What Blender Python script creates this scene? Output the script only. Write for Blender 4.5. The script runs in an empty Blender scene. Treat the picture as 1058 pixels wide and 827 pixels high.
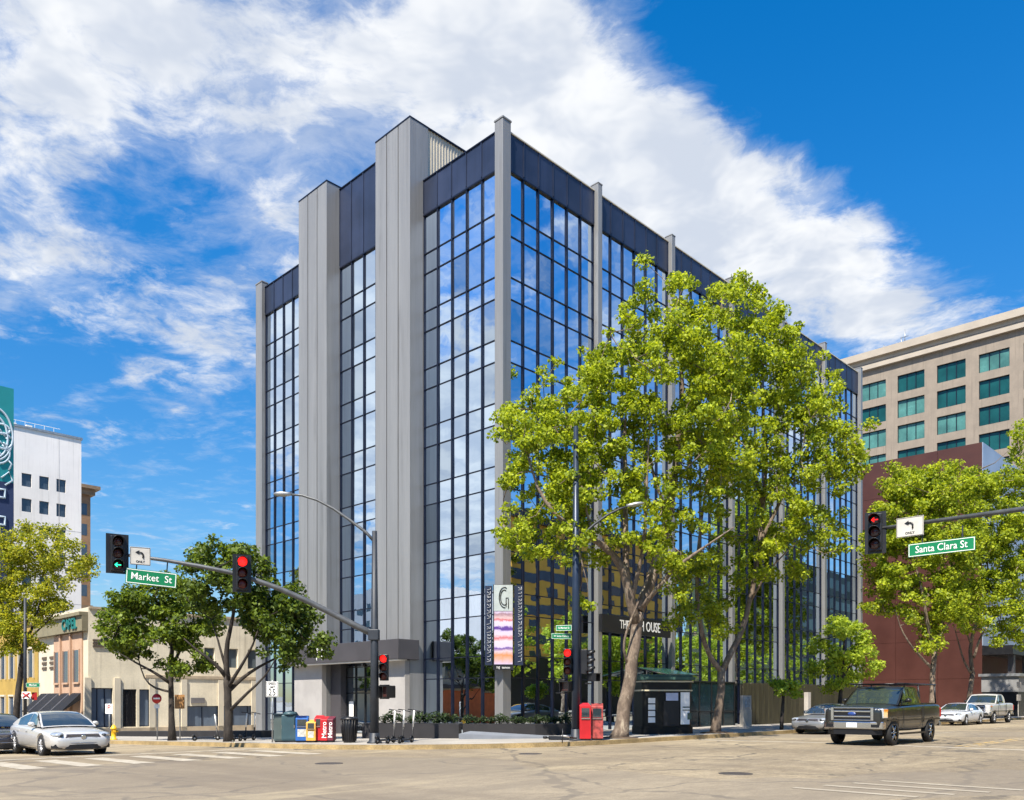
import bpy, bmesh, math, random
import numpy as np
from mathutils import Vector, Matrix
rnd = random.Random(7)
SC = bpy.context.scene
COL = SC.collection
# ------------------------------------------------------------------ survey
# The street grid: u runs along Santa Clara St (away, right), v along Market St (away, left).
F, CX, HZ, EYE = 869.0, 529.0, 724.0, 1.65
ANG = math.atan2(869.0, 849.0)
CA, SA = math.cos(ANG), math.sin(ANG)
C0 = (-0.415, 38.0)                     # the tower's street corner

def gz(v):                              # the ground falls gently along Market St
    if v < -14: return 0.17
    if v < 0: return -0.012 * v
    if v < 40: return -0.026 * v
    return -1.04

def W(u, v, z=0.0):
    return Vector((C0[0] + u * CA - v * SA, C0[1] + u * SA + v * CA, z))

def UV(X, Y):
    x, y = X - C0[0], Y - C0[1]
    return x * CA + y * SA, -x * SA + y * CA

def PX(px, py, Y):                      # bearing + elevation + distance -> point
    return Vector(((px - CX) / F * Y, Y, EYE + (HZ - py) / F * Y))

def GP(px, Y, h=0.15):                  # a spot on the ground at that bearing and distance
    X = (px - CX) / F * Y
    return Vector((X, Y, gz(UV(X, Y)[1]) + h))

def on_v(px, v):
    t = (px - CX) / F
    u = (t * (C0[1] + v * CA) - C0[0] + v * SA) / (CA - t * SA)
    return u

def on_u(px, u):
    t = (px - CX) / F
    return (C0[0] + u * CA - t * (C0[1] + u * SA)) / (SA + t * CA)

# ------------------------------------------------------------------ mesh builder
class MB:
    def __init__(s):
        s.v = []; s.f = []; s.sm = []; s.mi = []; s.cur = 0
    def _add(s, pts):
        i = len(s.v); s.v += [tuple(p) for p in pts]; return i
    def poly(s, pts, smooth=False):
        i = s._add(pts); s.f.append(tuple(range(i, i + len(pts)))); s.sm.append(smooth); s.mi.append(s.cur)
    def face(s, idx, smooth=False):
        s.f.append(tuple(idx)); s.sm.append(smooth); s.mi.append(s.cur)
    def box(s, x0, y0, z0, x1, y1, z1, M=None):
        if x0 > x1: x0, x1 = x1, x0
        if y0 > y1: y0, y1 = y1, y0
        if z0 > z1: z0, z1 = z1, z0
        p = [Vector(q) for q in ((x0,y0,z0),(x1,y0,z0),(x1,y1,z0),(x0,y1,z0),(x0,y0,z1),(x1,y0,z1),(x1,y1,z1),(x0,y1,z1))]
        if M: p = [M @ q for q in p]
        i = s._add(p)
        for q in ((0,3,2,1),(4,5,6,7),(0,1,5,4),(1,2,6,5),(2,3,7,6),(3,0,4,7)):
            s.face([i + k for k in q])
    def prism(s, pts, z0, z1):          # pts ccw (x,y); z1/z0 number or per-point list
        n = len(pts)
        a = z0 if isinstance(z0, (list, tuple)) else [z0] * n
        b = z1 if isinstance(z1, (list, tuple)) else [z1] * n
        i = s._add([(p[0], p[1], a[k]) for k, p in enumerate(pts)] + [(p[0], p[1], b[k]) for k, p in enumerate(pts)])
        s.face([i + k for k in range(n - 1, -1, -1)]); s.face([i + n + k for k in range(n)])
        for k in range(n):
            m = (k + 1) % n; s.face([i + k, i + m, i + n + m, i + n + k])
    def tube(s, pts, rad, n=10, caps=True):
        pts = [Vector(p) for p in pts]
        if not isinstance(rad, (list, tuple)): rad = [rad] * len(pts)
        base = []
        prev = None
        for k, p in enumerate(pts):
            d = (pts[min(k + 1, len(pts) - 1)] - pts[max(k - 1, 0)])
            d = d.normalized() if d.length > 1e-9 else Vector((0, 0, 1))
            a = prev if prev is not None else (Vector((1, 0, 0)) if abs(d.x) < .8 else Vector((0, 1, 0)))
            a = (a - d * a.dot(d)).normalized(); b = d.cross(a); prev = a
            i = s._add([p + (a * math.cos(2*math.pi*j/n) + b * math.sin(2*math.pi*j/n)) * rad[k] for j in range(n)])
            base.append(i)
        for k in range(len(pts) - 1):
            for j in range(n):
                m = (j + 1) % n
                s.face([base[k] + j, base[k] + m, base[k+1] + m, base[k+1] + j], True)
        if caps:
            s.face([base[0] + j for j in range(n - 1, -1, -1)]); s.face([base[-1] + j for j in range(n)])
    def lathe(s, c, prof, n=20, axis='z', caps=True):      # prof: (r, h)
        rows = []
        for r, h in prof:
            row = []
            for j in range(n):
                a = 2 * math.pi * j / n; x, y = r * math.cos(a), r * math.sin(a)
                q = (x, y, h) if axis == 'z' else ((x, h, y) if axis == 'y' else (h, x, y))
                row.append((c[0] + q[0], c[1] + q[1], c[2] + q[2]))
            rows.append(s._add(row))
        for k in range(len(rows) - 1):
            for j in range(n):
                m = (j + 1) % n; s.face([rows[k] + j, rows[k] + m, rows[k+1] + m, rows[k+1] + j], True)
        if caps and prof[0][0] > 1e-6: s.face([rows[0] + j for j in range(n)])
        if caps and prof[-1][0] > 1e-6: s.face([rows[-1] + j for j in range(n)])
    def grid(s, fn, nu, nv, smooth=True):
        i = s._add([fn(a / nu, b / nv) for a in range(nu + 1) for b in range(nv + 1)])
        for a in range(nu):
            for b in range(nv):
                k = i + a * (nv + 1) + b
                s.face([k, k + nv + 1, k + nv + 2, k + 1], smooth)
    def loft(s, rings, smooth=True, caps=True):
        n = len(rings[0]); st = [s._add(r) for r in rings]
        for k in range(len(rings) - 1):
            for j in range(n):
                m = (j + 1) % n; s.face([st[k] + j, st[k] + m, st[k+1] + m, st[k+1] + j], smooth)
        if caps: s.face([st[0] + j for j in range(n - 1, -1, -1)]); s.face([st[-1] + j for j in range(n)])
    def mesh(s, name, mats):
        me = bpy.data.meshes.new(name)
        me.from_pydata(s.v, [], s.f)
        for m in (mats if isinstance(mats, (list, tuple)) else [mats]): me.materials.append(m)
        me.polygons.foreach_set('use_smooth', s.sm)
        me.polygons.foreach_set('material_index', s.mi)
        bm = bmesh.new(); bm.from_mesh(me); bmesh.ops.recalc_face_normals(bm, faces=bm.faces); bm.to_mesh(me); bm.free()
        me.update(); return me
    def build(s, name, mats, parent=None, bevel=0, loc=None, rz=0, label=None):
        o = bpy.data.objects.new(name, s.mesh(name, mats)); COL.objects.link(o)
        if parent: o.parent = parent
        if loc is not None: o.location = loc
        o.rotation_euler.z = rz
        if bevel:
            b = o.modifiers.new('bevel', 'BEVEL'); b.width = bevel; b.segments = 2; b.limit_method = 'ANGLE'
        if label: o['label'] = label
        return o

def tag(o, label=None, cat=None, group=None, kind=None):
    if label: o['label'] = label
    if cat: o['category'] = cat
    if group: o['group'] = group
    if kind: o['kind'] = kind
    return o
def thing(name, label, cat, loc=(0,0,0), rz=0.0, group=None):
    o = bpy.data.objects.new(name, None); COL.objects.link(o); o.empty_display_size = .3
    o.location = loc; o.rotation_euler.z = rz
    return tag(o, label, cat, group)
def struct(name, mb, m):
    return tag(mb.build(name, m), kind='structure')
def copy_tree(root, loc, rz=None, label=None, group=None, scale=None):
    r = root.copy(); COL.objects.link(r); r.location = loc
    if rz is not None: r.rotation_euler.z = rz
    if label: r['label'] = label
    if group: r['group'] = group
    if scale: r.scale = scale
    for ch in list(root.children):
        c = ch.copy(); COL.objects.link(c); c.parent = r
        for g in list(ch.children):
            d = g.copy(); COL.objects.link(d); d.parent = c
    return r

# frames a text or a flat mark can be drawn in
def frame(o, xdir, zdir=(0,0,1)):
    x = Vector(xdir).normalized(); y = Vector(zdir).normalized(); z = x.cross(y)
    M = Matrix((x, y, z)).transposed().to_4x4(); M.translation = Vector(o); return M
def text(name, s, size, M, m, parent=None, depth=.01, align='CENTER', squeeze=1.0, bold=0.0, label=None):
    cu = bpy.data.curves.new(name, 'FONT'); cu.body = s; cu.size = size; cu.extrude = depth
    cu.align_x = align; cu.align_y = 'CENTER'; cu.offset = bold; cu.resolution_u = 3
    t = bpy.data.objects.new(name, cu); COL.objects.link(t)
    dg = bpy.context.evaluated_depsgraph_get()
    me = bpy.data.meshes.new_from_object(t.evaluated_get(dg)); me.name = name
    bpy.data.objects.remove(t); bpy.data.curves.remove(cu)
    me.transform(M @ Matrix.Diagonal((squeeze, 1, 1, 1)))
    me.materials.clear(); me.materials.append(m)
    o = bpy.data.objects.new(name, me); COL.objects.link(o)
    if parent: o.parent = parent
    if label: o['label'] = label
    return o

# ------------------------------------------------------------------ materials
class NT:
    def __init__(s, tree): s.t = tree; s.nodes = tree.nodes; s.links = tree.links
    def n(s, typ, ins=None, **props):
        nd = s.nodes.new(typ)
        for k, v in props.items(): setattr(nd, k, v)
        for k, v in (ins or {}).items(): s.put(nd.inputs[k], v)
        return nd
    def put(s, sock, v):
        if isinstance(v, bpy.types.NodeSocket): s.links.new(v, sock)
        else: sock.default_value = v
    def m(s, op, a, b=0.0, c=None, clamp=False):
        nd = s.nodes.new('ShaderNodeMath'); nd.operation = op; nd.use_clamp = clamp
        s.put(nd.inputs[0], a); s.put(nd.inputs[1], b)
        if c is not None: s.put(nd.inputs[2], c)
        return nd.outputs[0]
    def mix(s, f, a, b, blend='MIX'):
        nd = s.nodes.new('ShaderNodeMix'); nd.data_type = 'RGBA'; nd.blend_type = blend
        s.put(nd.inputs['Factor'], f)
        s.put(nd.inputs[6], a); s.put(nd.inputs[7], b)
        return nd.outputs[2]
    def ramp(s, f, stops):
        nd = s.nodes.new('ShaderNodeValToRGB'); s.put(nd.inputs[0], f)
        el = nd.color_ramp.elements
        while len(el) < len(stops): el.new(.5)
        for e, (p, c) in zip(el, stops): e.position = p; e.color = c if len(c) == 4 else (*c, 1)
        return nd.outputs[0]
    def noise(s, vec, scale, detail=4, rough=.55, dist=0.0):
        nd = s.n('ShaderNodeTexNoise', {'Vector': vec, 'Scale': scale, 'Detail': detail, 'Roughness': rough, 'Distortion': dist})
        return nd.outputs['Fac']
    def smooth(s, x, a, b):
        nd = s.nodes.new('ShaderNodeMapRange'); nd.interpolation_type = 'SMOOTHSTEP'
        s.put(nd.inputs[0], x); nd.inputs[1].default_value = a; nd.inputs[2].default_value = b
        return nd.outputs[0]

def c4(c): return (c[0], c[1], c[2], 1.0)
def mul(c, k): return (min(c[0]*k, 1), min(c[1]*k, 1), min(c[2]*k, 1), 1.0)
def new_mat(name):
    m = bpy.data.materials.new(name); m.use_nodes = True
    nt = NT(m.node_tree); b = nt.nodes['Principled BSDF']
    return m, nt, b
_cache = {}
def mat(name, col, rough=.6, metal=0.0, var=.12, scale=1.5, bump=0.0, bscale=30, stretch=(1,1,1), spec=.5, coat=0.0, var2=.0, emit=None, estr=0.0, isl=0.0, grime=0.0):
    if name in _cache: return _cache[name]
    m, nt, b = new_mat(name)
    tc = nt.n('ShaderNodeTexCoord').outputs['Object']
    mp = nt.n('ShaderNodeMapping', {'Vector': tc, 'Scale': stretch}).outputs[0]
    f = nt.noise(mp, scale, 5, .6)
    f2 = nt.smooth(f, .3, .7)
    base = nt.mix(f2, mul(col, 1 - var), mul(col, 1 + var))
    if var2:
        g = nt.noise(mp, scale * 14, 3, .6)
        base = nt.mix(nt.smooth(g, .35, .65), base, nt.mix(1.0, base, (1-var2, 1-var2, 1-var2, 1), 'MULTIPLY'))
    if isl:                              # every panel its own slight tone
        rp = nt.n('ShaderNodeNewGeometry').outputs['Random Per Island']
        base = nt.mix(rp, nt.mix(1.0, base, (1-isl, 1-isl, 1-isl, 1), 'MULTIPLY'), nt.mix(1.0, base, (1+isl*.5, 1+isl*.5, 1+isl*.6, 1), 'MULTIPLY'))
    if grime:                            # rain streaks and blotches
        g1 = nt.noise(nt.n('ShaderNodeMapping', {'Vector': tc, 'Scale': (1.7, 1.7, .05)}).outputs[0], 2.2, 6, .65)
        g2 = nt.noise(tc, .35, 5, .6)
        gm = nt.m('MULTIPLY', nt.smooth(g1, .48, .72), nt.smooth(g2, .30, .65))
        base = nt.mix(nt.m('MULTIPLY', gm, grime), base, nt.mix(1.0, base, (.42, .40, .38, 1), 'MULTIPLY'))
    nt.put(b.inputs['Base Color'], base)
    r = nt.m('MULTIPLY_ADD', f, .2, rough - .1, clamp=True)
    nt.put(b.inputs['Roughness'], r)
    b.inputs['Metallic'].default_value = metal
    b.inputs['Specular IOR Level'].default_value = spec
    b.inputs['Coat Weight'].default_value = coat
    if bump:
        h = nt.noise(mp, bscale, 4, .6)
        bp = nt.n('ShaderNodeBump', {'Height': h, 'Strength': bump, 'Distance': .02})
        nt.put(b.inputs['Normal'], bp.outputs[0])
    if emit:
        b.inputs['Emission Color'].default_value = c4(emit); b.inputs['Emission Strength'].default_value = estr
    _cache[name] = m
    return m
# ------------------------------------------------------------------ camera, sun, sky
cam = bpy.data.objects.new('camera', bpy.data.cameras.new('camera')); COL.objects.link(cam)
cam.location = (0, 0, EYE); cam.rotation_euler = (math.pi / 2, 0, 0)
cam.data.sensor_fit = 'HORIZONTAL'; cam.data.sensor_width = 36.0
cam.data.lens = 36.0 * F / 1058.0
cam.data.shift_y = (HZ - 413.5) / 1058.0
cam.data.clip_start = .1; cam.data.clip_end = 6000
SC.camera = cam
SUN_EL = math.radians(55)
su, sv_ = -.93, -.36                    # the sun stands off Market St, a little over Santa Clara St
SUN_AZ = Vector((su * CA - sv_ * SA, su * SA + sv_ * CA, 0)).normalized()
sd = Vector((SUN_AZ.x * math.cos(SUN_EL), SUN_AZ.y * math.cos(SUN_EL), math.sin(SUN_EL)))
sl = bpy.data.lights.new('sun', 'SUN'); sl.energy = 5.0; sl.angle = math.radians(.5); sl.color = (1.0, .925, .80)
sun = bpy.data.objects.new('sun', sl); COL.objects.link(sun)
sun.rotation_euler = (-sd).to_track_quat('-Z', 'Y').to_euler(); sun.location = (-40, -30, 60)

world = bpy.data.worlds.new('World'); SC.world = world; world.cycles.sampling_method = 'MANUAL'; world.cycles.sample_map_resolution = 256; world.use_nodes = True
nt = NT(world.node_tree); nt.nodes.clear()
sky = nt.n('ShaderNodeTexSky', sky_type='NISHITA', sun_disc=False)
sky.sun_elevation = SUN_EL; sky.sun_rotation = math.atan2(SUN_AZ.x, SUN_AZ.y)
sky.air_density = 1.0; sky.dust_density = .15; sky.ozone_density = 2.0
hs = nt.n('ShaderNodeHueSaturation', {'Color': sky.outputs[0], 'Saturation': 1.45, 'Value': 1.40, 'Hue': .502})
d = nt.n('ShaderNodeTexCoord').outputs['Generated']
sx = nt.n('ShaderNodeSeparateXYZ', {0: d})
X, Y, Z = sx.outputs
zz = nt.m('ADD', nt.m('MAXIMUM', Z, 0.0), 0.05)
px_, py_ = nt.m('DIVIDE', X, zz), nt.m('DIVIDE', Y, zz)      # where the line of sight meets the cloud layer
def cl(px, py, flip=None):
    q = Vector(((px - CX) / F, 1.0, (HZ - py) / F)).normalized()
    if flip is not None: q = q - 2 * q.dot(flip) * flip
    k = max(q.z, 0) + .05
    return Vector((q.x / k, q.y / k))
NU, NV_ = Vector((CA, SA, 0)), Vector((-SA, CA, 0))
BL = [ # centre, first axis, second axis (bearings of the cloud banks), weight
 (360,80, 300,90, -20,105, .80, None), (20,150, 70,10, -30,170, .55, None), (310,240, 60,60, -40,50, .35, None), (120,70, 110,-30, 10,60, .25, None), (560,60, 75,60, -50,80, .85, None),
 (690,180, 135,95, -40,60, 1.15, None), (845,268, 120,78, -40,62, .95, None), (960,335, 75,25, -20,32, .55, None),
 (235,372, 70,-14, 12,30, .50, None), (130,388, 95,-50, 8,12, .30, None), (70,300, 170,-40, 15,45, .20, None),(60,250, 60,30, -20,60, .35, None), (200,300, 160,-20, -10,120, .36, None), (80,130, 120,10,-10,120,.3,None), (760,240, 170,110, -60,90, .25, None),
 (860,90, 170,70, -70,75, -1.5, None), (800,60, 18,30, -14,8, .5, None), (740,25, 30,6, -6,12, .35, None), (150,225, 70,30, -30,40, -.50, None), (90,380, 110,-20, 10,40, -.35, None), (1010,200, 60,60,-50,60,-1.2,None),
 (470,520, 110,0, 0,80, 2.2, NU), (480,400, 70,0, 0,50, .1, NU), (300,420, 40,0, 0,70, 1.3, NU), (370,400, 30,0, 0,90, 1.2, NU), (480,290, 60,0, 0,90, -.25, NU),
 (590,330, 150,60, -20,60, .25, NV_), (640,250,200,80,-40,90,-.15,NV_), (780,480,140,60,-20,90,.5,NV_),
]
M_ = None
for (x, y, ax, ay, bx, by, w, fl) in BL:
    c = cl(x, y, fl); a = cl(x + ax, y + ay, fl) - c; b = cl(x + bx, y + by, fl) - c
    det = a.x * b.y - a.y * b.x
    dx, dy = nt.m('SUBTRACT', px_, c.x), nt.m('SUBTRACT', py_, c.y)
    s_ = nt.m('ADD', nt.m('MULTIPLY', dx, b.y / det), nt.m('MULTIPLY', dy, -b.x / det))
    t_ = nt.m('ADD', nt.m('MULTIPLY', dx, -a.y / det), nt.m('MULTIPLY', dy, a.x / det))
    r2 = nt.m('ADD', nt.m('MULTIPLY', s_, s_), nt.m('MULTIPLY', t_, t_))
    g = nt.m('MULTIPLY', nt.m('EXPONENT', nt.m('MULTIPLY', r2, -1.0)), w)
    M_ = g if M_ is None else nt.m('ADD', M_, g)
pv = nt.n('ShaderNodeCombineXYZ', {0: px_, 1: py_, 2: 0.0}).outputs[0]
warp = nt.n('ShaderNodeTexNoise', {'Vector': pv, 'Scale': 2.2, 'Detail': 4.0, 'Roughness': .55}).outputs['Color']
wv = nt.n('ShaderNodeVectorMath', {0: warp, 1: (.5, .5, .5)}, operation='SUBTRACT').outputs[0]
wv = nt.n('ShaderNodeVectorMath', {0: wv, 'Scale': .24}, operation='SCALE').outputs[0]
pw = nt.n('ShaderNodeVectorMath', {0: pv, 1: wv}, operation='ADD').outputs[0]
n1 = nt.noise(pw, 3.2, 7, .64)
rot = nt.n('ShaderNodeMapping', {'Vector': pw, 'Rotation': (0, 0, math.radians(30))}).outputs[0]
rot = nt.n('ShaderNodeMapping', {'Vector': rot, 'Scale': (1.6, 4.0, 1)}).outputs[0]
n2 = nt.noise(rot, 1.6, 6, .62)
n3 = nt.noise(pw, 8.5, 8, .66)
den = nt.m('ADD', nt.m('MULTIPLY_ADD', n1, 3.0, -1.80), nt.m('MULTIPLY_ADD', n2, .6, -.30))
den = nt.m('ADD', den, nt.m('MULTIPLY_ADD', n3, 2.1, -1.05))
den = nt.m('ADD', den, M_)
veil = nt.m('MULTIPLY', nt.smooth(nt.m('ADD', M_, nt.m('ADD', nt.m('MULTIPLY_ADD', n2, 1.5, -.75), nt.m('MULTIPLY_ADD', n3, 2.2, -1.1))), -.10, 1.25), .55)
al = nt.m('MAXIMUM', nt.smooth(den, -.15, .95), veil)
al = nt.m('MULTIPLY', al, nt.smooth(Z, -.01, .16))
shade = nt.noise(pw, 4.5, 4, .6)
ccol = nt.mix(nt.smooth(shade, .35, .65), (4.4, 4.8, 5.5, 1), (6.6, 6.7, 6.8, 1))
low = nt.ramp(Z, [(0.0, (.42, .45, .50)), (.20, (.74, .75, .74)), (.48, (1, 1, 1))])
skyc = nt.mix(1.0, hs.outputs[0], low, 'MULTIPLY')
colr = nt.mix(nt.m('MULTIPLY', al, .97), skyc, ccol)
bg = nt.n('ShaderNodeBackground', {'Color': colr, 'Strength': .074})
wo = nt.n('ShaderNodeOutputWorld', {'Surface': bg.outputs[0]})
vs = SC.view_settings
SC.display_settings.display_device = 'sRGB'
vs.view_transform = 'Standard'; vs.look = 'None'; vs.gamma = 1.0; vs.use_curve_mapping = False
vs.exposure = 1.05
cy = SC.cycles
cy.max_bounces = 7; cy.diffuse_bounces = 3; cy.glossy_bounces = 4; cy.transmission_bounces = 4; cy.transparent_max_bounces = 8
cy.use_adaptive_sampling = True; cy.adaptive_threshold = .015
cy.caustics_reflective = False; cy.caustics_refractive = False
try:
    cy.use_denoising = True; cy.denoiser = 'OPENIMAGEDENOISE'
except Exception: pass
# ------------------------------------------------------------------ shared materials
def glass_mat(name, tint, rough=.012):
    m, nt, b = new_mat(name)
    rp = nt.n('ShaderNodeNewGeometry').outputs['Random Per Island']; tc = nt.n('ShaderNodeTexCoord').outputs['Object']
    nt.put(b.inputs['Base Color'], nt.mix(nt.smooth(rp, .80, .97), nt.mix(rp, mul(tint, .88), mul(tint, 1.06)), mul(tint, .66))); b.inputs['Metallic'].default_value = 1.0
    h = nt.noise(tc, .9, 2, .5); nt.put(b.inputs['Normal'], nt.n('ShaderNodeBump', {'Height': h, 'Strength': .10, 'Distance': .02}).outputs[0])
    b.inputs['Roughness'].default_value = rough
    return m
M_GLASS = glass_mat('coated_glass', (.70, .82, .95))
M_TEAL = mat('teal_glass', (.008, .06, .06), .12, 0, .3, .3, spec=.45)
M_DKGL = glass_mat('dark_glass', (.20, .24, .28), .05)
M_CARGL = mat('car_glass', (.02, .03, .035), .06, 0, 0, spec=.9, coat=.8)
M_NAVY = mat('navy_panel', (.024, .034, .068), .38, .25, .18, .6, isl=.22, grime=.5)
M_MULL = mat('dark_mullion', (.004, .007, .022), .4, .3, .1)
M_ALU = mat('aluminium_panel', (.250, .250, .250), .42, .3, .08, .5, stretch=(2.5, 2.5, .12), var2=.05, isl=.07, grime=.45)
M_ALUW = mat('corrugated_siding', (.50, .46, .38), .5, .1, .08, .5)
M_STONE = mat('pale_stone', (.34, .325, .315), .7, 0, .08, 1.2, .15, 25)
M_FASCIA = mat('charcoal_fascia', (.058, .054, .060), .5, .1, .1, .8)
M_BLACK = mat('black_metal', (.012, .012, .014), .42, .2, .2, 2)
M_POLE = mat('painted_pole', (.022, .027, .036), .55, .1, .2, 3)
M_GALV = mat('galvanised_steel', (.36, .37, .38), .42, .7, .15, 4)
M_WHITE = mat('white_paint', (.80, .79, .76), .55, 0, .05)
M_SIGNG = mat('sign_green', (.0, .17, .062), .45, 0, .05)
M_DGALV = mat('weathered_arm_steel', (.10, .105, .11), .5, .4, .2, 4)
M_SIGNW = mat('weathered_sign_white', (.50, .475, .43), .6, 0, .1, 3)
M_RED = mat('red_paint', (.44, .012, .016), .42, 0, .12, 2)
M_YEL = mat('yellow_paint', (.75, .42, .03), .5, 0, .12, 3)
M_BLUE = mat('blue_paint', (.02, .10, .34), .42, 0, .12, 2)
M_CONC = mat('light_concrete', (.40, .37, .33), .85, 0, .14, 1.0, .2, 30, var2=.12)
M_DCONC = mat('dark_planter', (.013, .012, .014), .7, 0, .2, 1.5, .2, 30)
M_RUB = mat('rubber', (.012, .012, .013), .8, 0, .2, 4)
M_CHROME = mat('chrome', (.55, .55, .56), .14, 1.0, .03)
M_RIM = mat('alloy_rim', (.55, .55, .56), .35, .4, .08)
M_LBLK = mat('lamp_unlit', (.05, .02, .018), .25, 0, .1)

def asphalt():
    m, nt, b = new_mat('worn_asphalt')
    tc = nt.n('ShaderNodeTexCoord').outputs['Object']
    big = nt.noise(tc, .09, 5, .6, .4); mid = nt.noise(tc, .8, 6, .65); fine = nt.noise(tc, 26, 3, .7)
    col = nt.mix(nt.smooth(big, .32, .68), (.235, .193, .135, 1), (.365, .307, .215, 1))
    col = nt.mix(nt.smooth(mid, .3, .7), nt.mix(1.0, col, (.82, .82, .84, 1), 'MULTIPLY'), col)
    sp = nt.mix(nt.smooth(fine, .3, .7), (.74, .74, .74, 1), (1.18, 1.17, 1.14, 1))
    mottle = nt.noise(nt.n('ShaderNodeMapping', {'Vector': tc, 'Rotation': (0, 0, .79), 'Scale': (1.0, 2.6, 1)}).outputs[0], 2.3, 6, .72)
    col = nt.mix(1.0, col, nt.mix(nt.smooth(mottle, .34, .66), (.80, .78, .75, 1), (1.08, 1.08, 1.06, 1)), 'MULTIPLY')
    col = nt.mix(1.0, col, sp, 'MULTIPLY')
    wv = nt.n('ShaderNodeTexNoise', {'Vector': tc, 'Scale': .55, 'Detail': 5.0}).outputs['Color']
    wp = nt.n('ShaderNodeVectorMath', {0: wv, 'Scale': 2.2}, operation='SCALE').outputs[0]
    wp = nt.n('ShaderNodeVectorMath', {0: wp, 1: tc}, operation='ADD').outputs[0]
    cr = nt.n('ShaderNodeTexVoronoi', {'Vector': wp, 'Scale': .22}, feature='DISTANCE_TO_EDGE').outputs['Distance']
    crm = nt.m('SUBTRACT', 1.0, nt.smooth(cr, .004, .020))
    crm = nt.m('MULTIPLY', crm, nt.smooth(mid, .36, .56))
    col = nt.mix(nt.m('MULTIPLY', crm, .8), col, (.06, .055, .05, 1))
    c2 = nt.n('ShaderNodeTexVoronoi', {'Vector': wp, 'Scale': .075}, feature='DISTANCE_TO_EDGE').outputs['Distance']
    col = nt.mix(nt.m('MULTIPLY', nt.m('SUBTRACT', 1.0, nt.smooth(c2, .004, .009)), .6), col, (.08, .07, .06, 1))
    # oil drip bands along the lanes, tar patches
    lane = nt.n('ShaderNodeMapping', {'Vector': tc, 'Scale': (.04, .5, 1)}).outputs[0]
    ln = nt.noise(lane, 1.0, 5, .6)
    col = nt.mix(nt.m('MULTIPLY', nt.smooth(ln, .46, .66), .5), col, (.14, .115, .085, 1))
    tar = nt.n('ShaderNodeTexVoronoi', {'Vector': wp, 'Scale': .13}, feature='F1')
    tm = nt.smooth(nt.n('ShaderNodeSeparateColor', {0: tar.outputs['Color']}).outputs[0], .80, .82)
    col = nt.mix(nt.m('MULTIPLY', tm, .5), col, (.17, .145, .115, 1))
    l2 = nt.noise(nt.n('ShaderNodeMapping', {'Vector': tc, 'Scale': (.5, .035, 1), 'Rotation': (0, 0, .12)}).outputs[0], 1.0, 6, .65)
    col = nt.mix(nt.m('MULTIPLY', nt.smooth(l2, .52, .70), .45), col, (.13, .105, .08, 1))
    pale = nt.noise(nt.n('ShaderNodeMapping', {'Vector': tc, 'Scale': (.10, .45, 1), 'Rotation': (0, 0, .8)}).outputs[0], 1.0, 7, .7)
    col = nt.mix(nt.m('MULTIPLY', nt.smooth(pale, .56, .74), .45), col, (.44, .37, .235, 1))
    nt.put(b.inputs['Base Color'], col); b.inputs['Roughness'].default_value = .82
    b.inputs['Specular IOR Level'].default_value = .3
    bp = nt.n('ShaderNodeBump', {'Height': fine, 'Strength': .35, 'Distance': .015}); nt.put(b.inputs['Normal'], bp.outputs[0])
    return m
def paving():
    m, nt, b = new_mat('pavement_concrete')
    tc = nt.n('ShaderNodeTexCoord').outputs['Object']
    big = nt.noise(tc, .35, 5, .6); fine = nt.noise(tc, 14, 4, .7)
    col = nt.mix(nt.smooth(big, .3, .7), (.30, .275, .24, 1), (.42, .39, .345, 1))
    col = nt.mix(nt.smooth(fine, .3, .7), nt.mix(1.0, col, (.82, .82, .82, 1), 'MULTIPLY'), col)
    br = nt.n('ShaderNodeTexBrick', {'Vector': tc, 'Color1': (1, 1, 1, 1), 'Color2': (.9, .9, .9, 1), 'Mortar': (.45, .45, .45, 1), 'Scale': 1.0, 'Mortar Size': .012, 'Brick Width': 1.5, 'Row Height': 1.5}, offset=0.0)
    col = nt.mix(1.0, col, br.outputs['Color'], 'MULTIPLY')
    nt.put(b.inputs['Base Color'], col); b.inputs['Roughness'].default_value = .85
    return m
def roadpaint(name, c, lo=.40, hi=.66):
    m, nt, b = new_mat(name)
    tc = nt.n('ShaderNodeTexCoord').outputs['Object']
    w = nt.smooth(nt.noise(tc, 2.6, 7, .75), lo, hi)
    col = nt.mix(w, (.30, .26, .20, 1), c4(c))
    nt.put(b.inputs['Base Color'], col); b.inputs['Roughness'].default_value = .7
    return m
M_ASPH, M_PAVE = asphalt(), paving()
M_RPW = roadpaint('worn_white_marking', (.43, .39, .315)); M_RPY = roadpaint('worn_yellow_marking', (.62, .38, .06))
M_RPF = roadpaint('faded_white_marking', (.40, .36, .28), .50, .74)
M_KERBY = mat('worn_yellow_kerb', (.36, .26, .12), .8, 0, .25, 1.6, .2, 30, var2=.25)
M_KERB = mat('kerb_concrete', (.34, .315, .275), .85, 0, .16, 1.2, .2, 30)

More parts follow.
